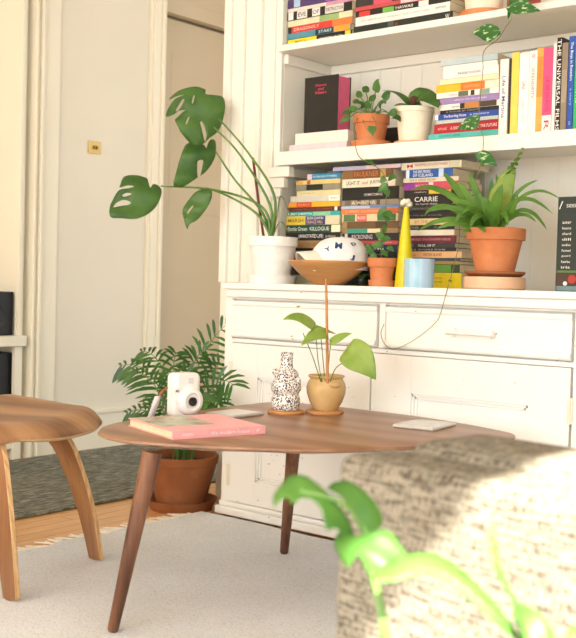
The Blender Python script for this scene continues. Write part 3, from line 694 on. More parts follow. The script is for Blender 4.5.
traced(o, O, 'leaf', M['monstera'], [(183, 412), (150, 400), (110, 398), (88, 408), (78, 440), (76, 451), (108, 443), (131, 448), (108, 455), (72, 462), (48, 497), (37, 525), (40, 562), (80, 568), (140, 570), (190, 545), (225, 505), (238, 460), (225, 438), (205, 433), (193, 450), (188, 432)],
       [[(85, 480), (100, 473), (116, 474), (119, 480), (92, 486)], [(50, 526), (62, 508), (90, 497), (117, 505), (111, 515), (80, 520)]], LO, LS_, my(137, 195, -.07), cv + Vector((.1, 0, .4)), (.012, .012))
traced(o, O, 'leaf', M['monstera'], [(428, 460), (402, 453), (370, 465), (340, 495), (319, 530), (317, 555), (325, 590), (334, 610), (343, 590), (370, 575), (400, 545), (420, 510), (430, 482)],
       [[(334, 546), (354, 522), (358, 526), (338, 552)]], LO, LS_, my(197, 205, -.05), cv + Vector((-.2, 0, .2)), (.008, .008))

# terracotta pot on the middle shelf with a trailing vine
c = yy(370, 140, 2.78); O = Vector((c.x, 2.785, ZM)); k_ = (O - EYE).dot(AF) / FPX
o = thing('potted_vine', 'small terracotta pot of bushy vine on the middle shelf', 'plant', O)
MB().lathe(saucer_profile(20 * k_, .022), 36).build('saucer', M['terra'], o, smooth=True)
pot(o, pot_profile(13 * k_, 18 * k_, .10, .006, .028), M['terra'], z=.007); soil(o, 13.5 * k_, .10)
def vy(x, y, dy=0): return yy(x, y, 2.785 + dy)
rng = random.Random(3)
for i, (x, y, s, dy) in enumerate([(352, 112, .028, 0), (357, 103, .022, .02), (360, 97, .022, 0), (366, 92, .024, .02), (349, 118, .02, -.03), (376, 91, .034, -.02), (372, 101, .026, .02), (380, 106, .03, -.03), (389, 113, .036, -.05), (363, 107, .024, -.03), (384, 99, .026, .02), (356, 110, .022, -.02), (394, 117, .026, -.04), (368, 108, .024, 0), (376, 112, .028, -.05)]):
    bp = vy(370 + (x - 370) * .25, 114); tp = vy(x, y, dy); d_ = (tp - bp).normalized()
    part_stem(o, O, [bp, bp.lerp(tp, .5) + Vector((0, 0, .012)), tp], .0016)
    part_leaf(o, O, 'leaf', M['jade'] if i % 3 else M['monstera'], [tp, tp + d_ * s * .8 + Vector((0, 0, .004)), tp + d_ * s * 1.5 - Vector((0, 0, .012))], s * .5, tocam(tp) + Vector((rng.uniform(-.5, .5), 0, .6)), 'heart', lobe=.2)
part_stem(o, O, [vy(362, 114, -.03), vy(364, 124, -.075), vy(371, 133, -.075), vy(376, 124, -.08), vy(372, 116, -.06)], .0012, 'vinestem')
part_leaf(o, O, 'leaf', M['jade'], [vy(372, 127, -.08), vy(372, 130, -.082), vy(373, 136, -.08)], .014, cv, 'heart', lobe=.2)
part_stem(o, O, [vy(357, 118, -.06), vy(354, 130, -.085), vy(355, 142, -.10), vy(358, 155, -.11), vy(366, 162, -.1), vy(372, 164, -.09), vy(382, 172, -.08), vy(388, 186, -.07), vy(386, 200, -.06), vy(386, 215, -.06)], .0013, 'vinestem')
for (x, y, tx, ty, s) in ((366, 160, 376, 166, .013), (389, 178, 397, 178, .018), (385, 178, 381, 184, .014), (387, 186, 378, 192, .018), (386, 190, 389, 197, .016), (386, 210, 377, 217, .018), (386, 212, 393, 218, .018), (386, 214, 388, 224, .014)):
    a, b = vy(x, y, -.075), vy(tx, ty, -.08); part_leaf(o, O, 'leaf', M['jade'], [a, a.lerp(b, .5) + Vector((0, -.004, .004)), b], s * .72, cv + Vector((0, 0, .4)), 'heart', lobe=.2)

# cream pot with an orchid-like plant
c = yy(414, 138, 2.80); O = Vector((c.x, 2.80, ZM)); k_ = (O - EYE).dot(AF) / FPX
o = thing('potted_orchid', 'cream pot with broad drooping leaves beside the shelf terracotta pot', 'plant', O)
MB().lathe(saucer_profile(20 * k_, .012), 36).build('saucer', M['peach'], o, smooth=True)
pot(o, pot_profile(14.5 * k_, 19.5 * k_, .112, .003, .016), M['cream'], z=.007); soil(o, 16 * k_, .108)
def oy(x, y, dy=0): return yy(x, y, 2.80 + dy)
part_leaf(o, O, 'leaf', M['monstera'], [oy(412, 105), oy(422, 84), oy(439, 108, -.05)], .034, cv + Vector((0, 0, .5)), 'strap', droop=.3)
part_leaf(o, O, 'leaf', M['monstera'], [oy(410, 106), oy(402, 90), oy(382, 91, -.03)], .018, Vector((0, -.3, 1)), 'strap')
part_leaf(o, O, 'leaf', M['monstera'], [oy(410, 106), oy(404, 103, -.02), oy(394, 106, -.04)], .02, Vector((0, -.5, 1)), 'strap')
w = MB(); w.lathe([(0, 0), (.012, .004), (.017, .016), (.013, .028), (0, .034)], 20); w.build('bulb', plain('5a3a26', .7), o, oy(414, 106) - O, smooth=True)

# wooden bowl with the cap in it
c = yy(326.5, 286, 2.625); O = Vector((c.x, 2.635, .80)); k_ = (O - EYE).dot(AF) / FPX
o = thing('wooden_bowl', 'wide turned wooden bowl on the counter holding a cap', 'bowl', O)
MB().lathe([(.0, 0), (.045, 0), (.05, .004), (.092, .032), (40 * k_, .068), (41 * k_, .073), (40 * k_, .076), (38.5 * k_, .074), (.088, .038), (.042, .012), (0, .01)], 56).build('vessel', M['bowl'], o, smooth=True)
o = thing('cap', 'white baseball cap with navy emblems resting in the wooden bowl', 'hat', O + Vector((0.012, 0, .014)), rz=math.radians(62))
P = []; a_, b_, h_ = .097, .090, .103
for i in range(13):
    ph = i / 12 * PI / 2; row = []
    for j in range(40):
        th = 2 * PI * j / 40; r = math.cos(ph) ** .62
        row.append((.02 + a_ * r * math.cos(th) + .012 * math.sin(ph), b_ * r * math.sin(th), .035 + h_ * math.sin(ph) ** .9))
    P.append(row)
w = MB(); w.grid(P, closed=True); crown = w.build('crown', plain('f0efee', .8, .2), o, smooth=True, solid=.002)
P = []
for i in range(9):
    t = i / 8; row = []
    for j in range(13):
        q = (j / 12 - .5) * 2; wdt = .072 * (1 - .25 * t * t)
        xx = -.042 - t * .062 * math.sqrt(max(.05, 1 - .5 * q * q)) - .018 * (1 - q * q); row.append((xx, q * wdt, .092 - .058 * q * q - .006 * t))
    P.append(row)
w = MB(); w.grid(P); w.build('brim', plain('efe6d8', .8, .2), o, smooth=True, solid=.004)
MB().lathe([(0, .005), (.007, .003), (.008, 0)], 14).build('button', plain('f0efee', .8, .2), o, (.032, 0, .137), smooth=True)
w = MB(); Oc = o.location
def mark(px, py, s, wd, ht, tilt=0):
    # lies on the crown where the sight line meets it
    dp = 0; best = None
    for i in range(400):
        d = 3.05 + i * .001; p3 = deep(px, py, d) - Oc; rz_ = math.radians(-62)
        x = p3.x * math.cos(rz_) - p3.y * math.sin(rz_); y = p3.x * math.sin(rz_) + p3.y * math.cos(rz_); z = (p3.z - .035) / h_
        if z < 0 or z > 1: continue
        sp = z ** (1 / .9); r = math.sqrt(max(0, 1 - sp * sp)) ** .62
        if ((x - .02 - .012 * sp) / a_) ** 2 + (y / b_) ** 2 < r * r: best = Vector((x, y, p3.z)); break
    if not best: return
    nx = Vector(((best.x - .02) / a_ ** 2, best.y / b_ ** 2, (best.z - .035) / h_ ** 2)).normalized()
    rt = Vector((0, 0, 1)).cross(nx).normalized(); up = nx.cross(rt)
    X = Matrix(((rt.x, up.x, nx.x, 0), (rt.y, up.y, nx.y, 0), (rt.z, up.z, nx.z, 0), (0, 0, 0, 1)))
    MB().text(s, wd, ht, Matrix.Translation(best + nx * .0045) @ X @ Matrix.Rotation(tilt, 4, 'Z') @ Matrix.Translation((-wd / 2, -ht / 2, 0))).build('emblem', plain('2c4478', .6), crown)
mark(338.5, 246.5, '*M', .022, .025, -.1); mark(328, 250, '*Y', .018, .017, .6); mark(353, 245, '*D', .02, .013, .2); mark(352, 258, '*J', .014, .02, -.4); mark(343, 262, '*-', .008, .003)
# leafy pot at right and left behind the bowl: small terracotta pot
c = yy(381.5, 285, 2.68); O = Vector((c.x, 2.68, .80)); k_ = (O - EYE).dot(AF) / FPX
o = thing('potted_ivy', 'small terracotta pot of young ivy behind the wooden bowl', 'plant', O)
MB().lathe(saucer_profile(13.5 * k_, .02), 32).build('saucer', M['terra'], o, smooth=True)
pot(o, pot_profile(10.5 * k_, 14.5 * k_, .082, .006, .028), M['terra'], z=.006); soil(o, 11 * k_, .078)
def iy(x, y, dy=0): return yy(x, y, 2.68 + dy)
for pts in ([(381, 259), (382, 248), (383, 230)], [(384, 259), (388, 252), (388, 243)], [(378, 259), (372, 255), (366, 250)]): part_stem(o, O, [iy(*q) for q in pts], .0014)
for (x, y, tx, ty, s) in ((382, 245, 371, 246, .017), (383, 238, 375, 233, .016), (383, 240, 391, 239, .016), (382, 251, 388, 257, .012), (388, 247, 394, 252, .013), (376, 255, 368, 262, .015), (384, 232, 385, 224, .012), (372, 254, 366, 243, .015)):
    a, b = iy(x, y, -.02), iy(tx, ty, -.03); part_leaf(o, O, 'leaf', M['jade'], [a, a.lerp(b, .5) + Vector((0, -.003, .004)), b], s * .72, cv + Vector((0, 0, .4)), 'heart', lobe=.2)
c = yy(362, 277, 2.70); O = Vector((c.x, 2.70, .80))
o = thing('succulent_plant', 'tiny green succulent in a dark pot behind the bowl', 'plant', O)
pot(o, pot_profile(.018, .024, .022, .002, .006), M['black'])
w = MB()
for i in range(9):
    a = i * 2.4; e = Vector((math.cos(a), math.sin(a), .9)).normalized() * .034; leaf(w, [(0, 0, .02), e * .5 + Vector((0, 0, .024)), e + Vector((0, 0, .014))], .008, (0, 0, 1), 'lance')
w.build('rosette', M['jade'], o, smooth=True, solid=.0015)

# yellow cone, blue cup
c = yy(404, 286, 2.70); O = Vector((c.x, 2.70, .80)); k_ = (O - EYE).dot(AF) / FPX
o = thing('cone_vase', 'slender yellow cone standing beside the blue cup', 'vase', O)
hC = yy(405, 207, 2.70).z - .8
MB().lathe([(0, 0), (9.5 * k_, 0), (9.7 * k_, .006), (7.2 * k_, hC * .4), (4.4 * k_, hC * .75), (2.4 * k_, hC), (1.4 * k_, hC), (0, hC - .004)], 28).build('body', plain('ddcf1c', .4), o, smooth=True)
w = MB()
for i in range(8):
    a = i * 2.4; w.lathe([(0, -.009), (.007, -.006), (.009, 0), (.006, .007), (0, .009)], 10, (.012 * math.cos(a), .012 * math.sin(a), hC + .008 + .004 * (i % 3)))
w.build('blossom', plain('ece6d0', .7), o, smooth=True)['label'] = 'cream blossom tip'
c = yy(416, 286, 2.60); O = Vector((c.x, 2.615, .80)); k_ = (O - EYE).dot(AF) / FPX
o = thing('cup', 'pale blue striped ceramic cup on the counter edge', 'cup', O)
MB().lathe([(0, 0), (14.2 * k_, 0), (15 * k_, .006), (15.2 * k_, .082), (14.8 * k_, .084), (14.2 * k_, .082), (13.6 * k_, .008), (0, .007)], 40).build('body', M['blueglaze'], o, smooth=True)

# bird's nest fern
c = yy(492.5, 287, 2.68); O = Vector((c.x, 2.69, .80)); k_ = (O - EYE).dot(AF) / FPX
o = thing('potted_fern', 'bird\'s nest fern in a large terracotta pot on the counter', 'plant', O)
MB().lathe([(0, 0), (29 * k_, 0), (30.5 * k_, .004), (30.5 * k_, .034), (29.5 * k_, .036), (28 * k_, .034), (27 * k_, .008), (0, .008)], 44).build('dish', M['peach'], o, smooth=True)['label'] = 'pale clay dish'
MB().lathe([(0, .0), (23 * k_, 0), (30 * k_, .014), (30.2 * k_, .02), (28.5 * k_, .02), (22 * k_, .006), (0, .006)], 44).build('saucer', M['terradark'], o, (0, 0, .032), smooth=True)
pot(o, pot_profile(18.5 * k_, 29 * k_, .135, .008, .034), M['terra'], z=.040); soil(o, 22 * k_, .165)
def fy(x, y, dy=0): return yy(x, y, 2.69 + dy)
FR = [((484, 236), (470, 205), (436, 176), (410, 191), -.05, .02), ((486, 236), (465, 215), (440, 215), (418, 231), -.08, .018), ((487, 236), (470, 222), (452, 220), (437, 229), -.10, .016),
 ((486, 236), (472, 200), (452, 186), (444, 172), .0, .024), ((488, 236), (484, 205), (474, 190), (470, 172), -.02, .022), ((485, 236), (478, 215), (462, 200), (445, 196), -.06, .022),
 ((490, 236), (497, 205), (504, 185), (514, 166), .0, .034), ((493, 236), (505, 205), (520, 182), (553, 214), -.03, .014), ((495, 236), (512, 205), (530, 200), (547, 230), -.05, .013),
 ((494, 236), (512, 200), (532, 178), (560, 199), -.01, .011), ((490, 236), (492, 220), (487, 205), (483, 196), -.05, .03), ((489, 236), (492, 212), (497, 200), (502, 184), -.05, .032),
 ((486, 236), (480, 222), (478, 226), (486, 232), -.12, .02), ((484, 236), (474, 212), (460, 206), (456, 222), -.11, .02), ((488, 236), (478, 206), (462, 186), (458, 182), -.05, .018), ((496, 236), (505, 222), (515, 212), (518, 194), -.06, .014), ((485, 236), (462, 208), (438, 196), (424, 216), -.08, .016), ((494, 236), (510, 214), (524, 208), (536, 222), -.08, .013), ((488, 236), (482, 210), (470, 202), (462, 214), -.12, .017), ((491, 236), (498, 200), (500, 190), (496, 174), .01, .016), ((488, 236), (470, 212), (455, 200), (430, 212), -.1, .018), ((487, 236), (476, 205), (466, 196), (452, 204), -.07, .018), ((490, 236), (486, 214), (476, 208), (470, 228), -.12, .02), ((492, 236), (500, 212), (506, 205), (508, 226), -.1, .018), ((489, 236), (482, 198), (478, 190), (466, 182), .0, .018), ((493, 236), (508, 198), (520, 186), (538, 180), .02, .012), ((490, 236), (494, 208), (490, 196), (492, 178), .02, .02), ((488, 236), (476, 226), (468, 228), (462, 234), -.1, .016)]
for i, (a, b, c2, d_, dy, wd) in enumerate(FR):
    pts = [fy(*a), fy(*b, dy * .5), fy(*c2, dy * .9), fy(*d_, dy)]
    part_leaf(o, O, 'frond', M['fernpale'] if i == 6 else M['fern'], pts, wd * (.95 if i == 6 else .54), tocam(pts[1]) + Vector((0, 0, .55)), 'strap', wave=.12)
tw = MB(); P0 = bez([fy(510, 174), fy(512, 165), fy(518, 160), fy(523, 148)], 26)
P = []
for i, q in enumerate(P0):
    a = i * .62; sd = Vector((math.cos(a) * .8, math.sin(a) * .8, .25 * math.sin(a * 1.7))) * (.020 * (1 - i / 34)); P.append([q - O - sd, q - O + Vector((0, 0, .002)), q - O + sd])
tw.grid(P); tw.build('frond', M['fern'], o, smooth=True, solid=.001, angle=180)['label'] = 'twisted crinkled frond'

# black seed chart box at the right end of the counter
c0 = yy(555, 288, 2.72); zt = yy(557, 197, 2.72).z
o = thing('storage_tin', 'tall black box with white print at the counter\'s right end', 'box', (c0.x, 2.72, .80))
hT = zt - .80
MB().box(0, .19, 0, .06, 0, hT).build('case', plain('26302a', .5), o, bevel=.002)
X0 = lambda x, z: Matrix.Translation((x, -.0008, z)) @ R90
PW = plain('e8e6dc', .5)
MB().text('/', .012, .022, X0(.004, hT - .034)).build('printed_mark', PW, o)
MB().text('SEEDS & GREENS', .13, .009, X0(.026, hT - .030)).build('printed_title', PW, o)
for i, t in enumerate(('aster', 'beans', 'chard', 'dill', 'endive', 'fennel', 'gourd', 'herbs', 'iris')): MB().text(t, .026, .007, X0(.016, hT - .075 - i * .0155)).build('printed_line', PW, o)
for a, b, c in ((.052, .058, '5a7a3c'), (.016, .050, '4a3326'), (.002, .015, '6f8a8c')): MB().box(.004, .19, -.0012, 0, a, b).build('printed_band', plain(c, .5), o)
for x, z, r, c in ((.05, .034, .012, 'b0362c'), (.03, .022, .006, 'e8e6dc')): MB().lathe([(0, 0), (r, 0), (r, .001), (0, .001)], 16, X=Matrix.Translation((x, -.0014, z)) @ R90).build('printed_dot', plain(c, .5), o)

# pot on the top shelf with the long trailing monstera vine
c = yy(482, 10, 2.80); O = Vector((c.x, 2.81, ZT)); k_ = (O - EYE).dot(AF) / FPX
o = thing('trailing_plant', 'long trailing vine falling from a pot on the top shelf', 'plant', O)
MB().lathe(saucer_profile(24 * k_, .02), 36).build('saucer', M['terra'], o, smooth=True)
pot(o, pot_profile(17 * k_, 23 * k_, .13, .006, .03), M['cream'], z=.007); soil(o, 18 * k_, .125)
YV = 2.675
def ty(x, y, dy=0): return yy(x, y, YV + dy)
V1 = [Vector(O) + Vector((0, 0, .13)), yy(492, -25, 2.76), ty(505, -5, .01), ty(512, 15), ty(505, 28), ty(498, 39), ty(484, 51), ty(483, 70), ty(481, 90), ty(479, 112), ty(478, 124), ty(483, 136), ty(483, 150), ty(481, 164), ty(474, 182), ty(468, 192), ty(461, 210, -.02), ty(459, 240, -.06), ty(455, 262, -.1), ty(447, 290, -.125), ty(441, 312, -.115), ty(436, 322, -.112), ty(420, 336, -.11), ty(403, 346, -.11), ty(392, 349, -.11), ty(384, 343, -.11), ty(381, 333, -.11), ty(384, 324, -.11)]
part_stem(o, O, V1, .0011, 'vinestem', n=6)
for (pts, s) in (([(511, 4), (520, 8), (541, 11)], .024), ([(511, 2), (524, -2), (536, -8)], .026), ([(495, 37), (486, 28), (472, 34)], .026), ([(478, 122), (470, 122), (457, 130)], .022), ([(480, 160), (484, 155), (497, 166)], .024)):
    p3 = [ty(q[0], q[1], -.02) for q in pts]; part_leaf(o, O, 'leaf', M['vari'], p3, s, tocam(p3[0]) + Vector((0, 0, .3)), 'heart', lobe=.2)
part_leaf(o, O, 'leaf', M['vari'], [ty(511, 8, -.005), ty(509, 12, -.01), ty(508, 20, -.01)], .006, cv, 'lance')
# things beside it on the top shelf
o = tag(box('storage_box', plain('b03a2e', .5), yy(500, 5, 2.79).x, yy(516, 5, 2.79).x, 2.83, 2.95, ZT + .0002, ZT + .10), 'red box behind the trailing vine on the top shelf', 'box')

# ------------------------------------------------------------------ coffee table
ZTAB = .44
rim = [(97.5, 432), (102, 427), (112, 423.5), (130, 420), (150, 417), (190, 411.5), (230, 406), (270, 402), (300, 403), (345, 407.4), (380, 411.5), (420, 416.4), (470, 424.5), (505, 431.3), (513, 433.5), (515.5, 436), (508, 438.8), (480, 441)]
pts = [zz(x, y, ZTAB) for x, y in rim]
last = pts[-1]
pts += [zz(x, y, ZTAB) for x, y in [(430, 445), (380, 447.5), (335, 448.8), (300, 449.2), (260, 447.6), (200, 445.4), (170, 443.6), (134, 440.8), (115, 438), (104, 435.4)]]
ctr = sum(pts, Vector()) / len(pts)
P2 = crm(pts + [pts[0]], 5)[:-1]
o = thing('coffee_table', 'rounded walnut coffee table on three tapered legs on the rug', 'table', (ctr.x, ctr.y, 0))
rows = []
for ins, z in ((.075, ZTAB - .022), (.03, ZTAB - .015), (.004, ZTAB - .009), (0, ZTAB - .006), (.001, ZTAB - .001), (.004, ZTAB)):
    r = []
    for q in P2:
        d = (q - ctr); d.z = 0; L = d.length; r.append((d.x * (1 - ins / L), d.y * (1 - ins / L), z))
    rows.append(r)
w = MB(); w.grid(rows, closed=True); n = len(P2)
w.f.append(tuple(range(n - 1, -1, -1))); w.m.append(0); w.f.append(tuple(5 * n + i for i in range(n))); w.m.append(0)
w.build('table_top', M['table'], o, smooth=True, angle=30)
def tleg(top, foot, rt=.022, rb=.0125):
    t, f = Vector(top) - Vector((ctr.x, ctr.y, 0)), Vector(foot) - Vector((ctr.x, ctr.y, 0))
    MB().tube([t, t.lerp(f, .5), f.lerp(t, .01), f], [rt, (rt + rb) / 2, rb, rb * .8], 20).build('leg', M['tleg'], o, smooth=True)
f1 = zz(112.5, 631.5, .019); t1 = zz(152, 452, ZTAB - .022)
tleg(t1, f1); f2 = zz(284, 553, .019); t2 = f2 + (t1 - f1).length * Vector((.14, -.20, 1)).normalized(); 
p_ = deep(292.5, 455, 3.13); t2 = Vector((f2.x + .083, f2.y - .064, ZTAB - .022)); tleg(t2, f2)
tleg((-1.36, 2.16, ZTAB - .022), (-1.26, 2.24, .019))

# pink picture book
a, b = zz(139, 425.5, ZTAB), zz(172.5, 440, ZTAB); cc = zz(265.5, 434, ZTAB)
sp = (cc - b); Ls = sp.length; ang = math.atan2(sp.y, sp.x); Wd = (a - b).length
o = thing('picture_book', 'large pink hardback picture book lying on the walnut table', 'book', (b.x, b.y, ZTAB), ang)
Tk = .020; w = MB()
w.box(0, Ls, 0, Wd, 0, .0025); w.box(0, Ls, 0, Wd, Tk - .0025, Tk); w.box(0, Ls, 0, .004, .0025, Tk - .0025); w.build('cover', plain('f3b0b3', .45), o, bevel=.0008)
MB().box(.004, Ls - .004, .004, Wd - .004, .0025, Tk - .0025).build('page_block', plain('ecd9b4', .8), o)
k = N('cover_photograph'); k.set(.35, .4); f = k.noise(k.coords(), 13, 4, .6); k.base(k.ramp(f, [(.36, '6d5f3c'), (.45, 'a8a88e'), (.56, 'bfc0ac'), (.66, '8b9a80')]))
MB().box(.01, Ls * .60, Wd * .30, Wd - .012, Tk, Tk + .0006).build('cover_picture', k.m, o)
w = MB(); w.text('the modern house', Ls * .42, .009, Matrix.Translation((Ls * .40, -.0006, .006)) @ R90); w.text('GREEN', Ls * .11, .006, Matrix.Translation((Ls * .1, -.0006, .007)) @ R90); w.text('P', .008, .008, Matrix.Translation((Ls * .9, -.0006, .006)) @ R90)
w.build('spine_lettering', plain('f8eeee', .5), o)
# white phone / silver slabs
def slab(name, lab, corners, t, top, side):
    P = [zz(x, y, ZTAB) for x, y in corners]; c = sum(P, Vector()) / 4
    o = thing(name, lab, 'tablet', (c.x, c.y, ZTAB))
    u = ((P[1] - P[0]) + (P[2] - P[3])) / 2; v_ = ((P[3] - P[0]) + (P[2] - P[1])) / 2
    L, W2 = u.length, v_.length; an = math.atan2(u.y, u.x); o.rotation_euler = (0, 0, an)
    MB().box(-L / 2, L / 2, -W2 / 2, W2 / 2, 0, t).build('body', side, o, bevel=.003)
    MB().box(-L / 2 + .006, L / 2 - .006, -W2 / 2 + .006, W2 / 2 - .006, t, t + .0008).build('top_face', top, o)
slab('tablet_computer', 'thin white tablet lying behind the pink book', [(213, 416), (243, 419.5), (254.5, 414.5), (228, 410.5)], .008, plain('d9d7d6', .3), M['silver'])
slab('tablet_computer', 'thin silver tablet lying near the table\'s right end', [(395, 427.5), (437, 432), (453, 425.5), (414, 421.5)], .008, plain('cfd0ce', .25), M['silver'])

# instant camera
c = zz(183.5, 416.5, ZTAB); O = Vector((c.x, c.y, ZTAB))
o = thing('instant_camera', 'white instant camera standing on the table behind the pink book', 'camera', O, math.radians(-14))
sh = []
def rr(w2, h2, r, n=6):
    out = []
    for cx, cy, a0 in ((w2 - r, h2 - r, 0), (-w2 + r, h2 - r, 90), (-w2 + r, -h2 + r, 180), (w2 - r, -h2 + r, 270)):
        for i in range(n + 1):
            a = math.radians(a0 + 90 * i / n); out.append((cx + r * math.cos(a), cy + r * math.sin(a)))
    return out
X = Matrix(((0, 0, 1, 0), (1, 0, 0, 0), (0, 1, 0, 0), (0, 0, 0, 1)))     # profile in y-z, extruded along x
w = MB(); w.prism([(y, z + .059) for y, z in rr(.040, .0588, .016)], -.024, .018, X=X)
w.build('body', M['gloss'], o, smooth=True, bevel=.006)
w = MB(); w.prism([(y - .004, z + .095) for y, z in rr(.033, .022, .008)], .018, .028, X=X); w.build('flash_housing', M['gloss'], o, smooth=True, bevel=.003)
RY = Matrix.Rotation(PI / 2, 4, 'Y')
MB().lathe([(0, 0), (.037, 0), (.038, .004), (.036, .018), (.031, .024), (.023, .026), (.021, .022), (.0, .022)], 40, X=Matrix.Translation((.018, .002, .044)) @ RY).build('lens_barrel', M['gloss'], o, smooth=True)
MB().lathe([(0, 0), (.012, 0), (.012, .004), (.009, .004), (0, .002)], 28, X=Matrix.Translation((.0405, .002, .044)) @ RY).build('lens', M['lens'], o, smooth=True)
w = MB(); w.box(.028, .0288, -.004, .012, .09, .106); w.build('flash_window', plain('d8d8d8', .1), o, bevel=.0005)
w = MB(); w.box(.018, .0205, -.037, -.028, .068, .074); w.box(.018, .0195, -.036, -.029, .09, .1); w.build('viewfinder', M['grey'], o, bevel=.0005)
# strap: tan leather tab and white ribbon lying to the left
Oi = Matrix.Rotation(math.radians(14), 3, 'Z')
tab = [Oi @ (zz(x, y, z) - O) for x, y, z in ((167, 388, .52), (162, 392, .515), (158, 397, .505))]
MB().tube(tab, .0035, 10).build('strap_tab', plain('b0683a', .6), o, smooth=True)
rib = crm([Oi @ (zz(x, y, z) - O) for x, y, z in ((158, 396, .508), (155, 405, .485), (151, 416, .455), (149, 421, .4415))], 5)
w = MB(); w.grid([[p - Vector((.0, .009, 0)), p + Vector((0, .009, .0))] for p in rib]); w.build('strap', plain('e4e4ea', .6), o, smooth=True, solid=.0015, angle=180)

# cork coasters, speckled vase, ochre pot
for (px, py, r, lab) in ((286.3, 413, .052, 'round cork coaster under the speckled vase'), (324.5, 413, .054, 'round cork coaster under the ochre pot')):
    c = zz(px, py, ZTAB); tag(MB().lathe([(0, 0), (r - .002, 0), (r, .003), (r, .006), (r - .002, .008), (0, .008)], 44).build('coaster', M['cork'], None, (c.x, c.y, ZTAB), smooth=True), lab, 'coaster', 'cork coasters on the table')
c = zz(285.5, 412.5, ZTAB)
o = thing('bottle_vase', 'white bottle vase covered with black specks on the left coaster', 'vase', (c.x, c.y, ZTAB + .008))
MB().lathe([(0, 0), (.034, 0), (.038, .004), (.0405, .016), (.0405, .030), (.037, .041), (.035, .045), (.037, .049), (.0415, .056), (.0425, .066), (.041, .076), (.035, .084), (.032, .087), (.0335, .091), (.0345, .099), (.032, .108), (.024, .114), (.0185, .118), (.017, .126), (.017, .15), (.018, .160), (.015, .161), (.013, .14), (.013, .13), (0, .13)], 44).build('body', M['speckle'], o, smooth=True)
w = MB()
for an, z, r in ((200, .103, .012), (20, .082, .013), (215, .058, .012)): w.lathe([(0, -r), (r * .7, -r * .7), (r, 0), (r * .7, r * .7), (0, r)], 16, (.031 * math.cos(math.radians(an)), .031 * math.sin(math.radians(an)), z))
w.build('lug', M['speckle'], o, smooth=True)
c = zz(325.5, 412, ZTAB); O = Vector((c.x, c.y, ZTAB + .008))
o = thing('arrowhead_plant', 'young arrowhead plant with a bare stick in an ochre glazed pot', 'plant', O)
MB().lathe([(0, 0), (.033, 0), (.036, .004), (.047, .022), (.055, .046), (.0565, .062), (.053, .076), (.047, .085), (.046, .088), (.051, .092), (.052, .096), (.049, .098), (.045, .096), (.044, .088), (.046, .08), (0, .078)], 48).build('pot', M['ochre'], o, smooth=True)
w = MB(); a0 = math.radians(-25)
w.tube([(.055 * math.cos(a0 + t), .055 * math.sin(a0 + t), .072 + .002 * math.cos(t * 3)) for t in [i * .08 - .35 for i in range(10)]], [.001, .004, .006, .0075, .008, .008, .0075, .006, .004, .001], 10); w.build('lug', M['ochre'], o, smooth=True)
soil(o, .0445, .085)
Zp = 2.91
def ay(x, y, d=0): return deep(x, y, Zp + d)
MB().tube([ay(327.5, 384) - O, ay(327, 330) - O, ay(326, 279) - O], [.0045, .004, .0035], 10).build('support_stick', M['stick'], o, smooth=True)
for pts in ([(321, 382, 0), (312, 355, -.02), (303, 333, -.04)], [(322, 382, 0), (318, 360, 0), (316, 335, 0)], [(325, 382, 0), (323, 360, .02), (321, 338, .02)], [(327, 382, 0), (329, 360, .0), (331, 340, -.01)], [(330, 382, 0), (336, 368, -.02), (349, 359, -.03)]): part_stem(o, O, [ay(*q) for q in pts], .0013)
for pts, wd, up, dr in (([(313, 325, -.02), (300, 312, -.05), (282.5, 320, -.07)], .022, .9, .3), ([(326, 333, 0), (314, 331, -.03), (301, 346, -.05)], .02, .5, .2), ([(313, 326, .02), (325, 330, .03), (336, 334, .04)], .011, 1.4, .2), ([(331, 342, -.01), (341, 335, -.02), (352, 333.5, -.02)], .014, .8, .3), ([(351, 352, -.03), (362, 358, -.05), (376, 380, -.06)], .044, .12, .1)):
    p3 = [ay(*q) for q in pts]; part_leaf(o, O, 'leaf', M['lime'], p3, wd, tocam(p3[0]) + Vector((0, 0, up)), 'heart', lobe=.35, droop=dr)

# ------------------------------------------------------------------ palm in the terracotta floor pot
O = Vector((-2.612, 2.588, 0))
o = thing('potted_palm', 'parlour palm in a brown terracotta pot on the hall floor', 'plant', O)
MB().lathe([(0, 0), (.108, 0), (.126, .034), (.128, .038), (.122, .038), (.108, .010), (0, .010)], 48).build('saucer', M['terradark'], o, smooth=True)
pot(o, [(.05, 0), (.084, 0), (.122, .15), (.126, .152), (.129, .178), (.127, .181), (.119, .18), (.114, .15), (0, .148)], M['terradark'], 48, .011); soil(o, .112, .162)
def py_(x, y, dy=0): return yy(x, y, 2.60 + dy)
PF = [((178, 455), (172, 405), (152, 352), (119, 367), -.02, 15, .075), ((180, 455), (178, 395), (160, 345), (140, 352), .06, 14, .065), ((182, 455), (186, 395), (196, 350), (228, 323), .02, 15, .085),
 ((184, 455), (200, 420), (212, 362), (234, 386), -.13, 13, .07), ((178, 455), (168, 425), (150, 400), (126, 414), -.06, 13, .06), ((182, 455), (184, 400), (190, 352), (206, 350), .0, 13, .065),
 ((184, 455), (198, 425), (208, 385), (222, 408), -.12, 12, .065), ((179, 455), (172, 415), (158, 372), (132, 372), -.08, 14, .07), ((183, 455), (194, 415), (205, 380), (220, 362), .03, 12, .07), ((180, 455), (176, 410), (170, 370), (176, 352), -.06, 13, .065),
 ((181, 455), (170, 420), (160, 395), (148, 408), -.12, 12, .055), ((182, 455), (188, 420), (196, 395), (208, 402), -.16, 12, .06), ((181, 455), (182, 415), (178, 372), (190, 372), -.13, 12, .065)]
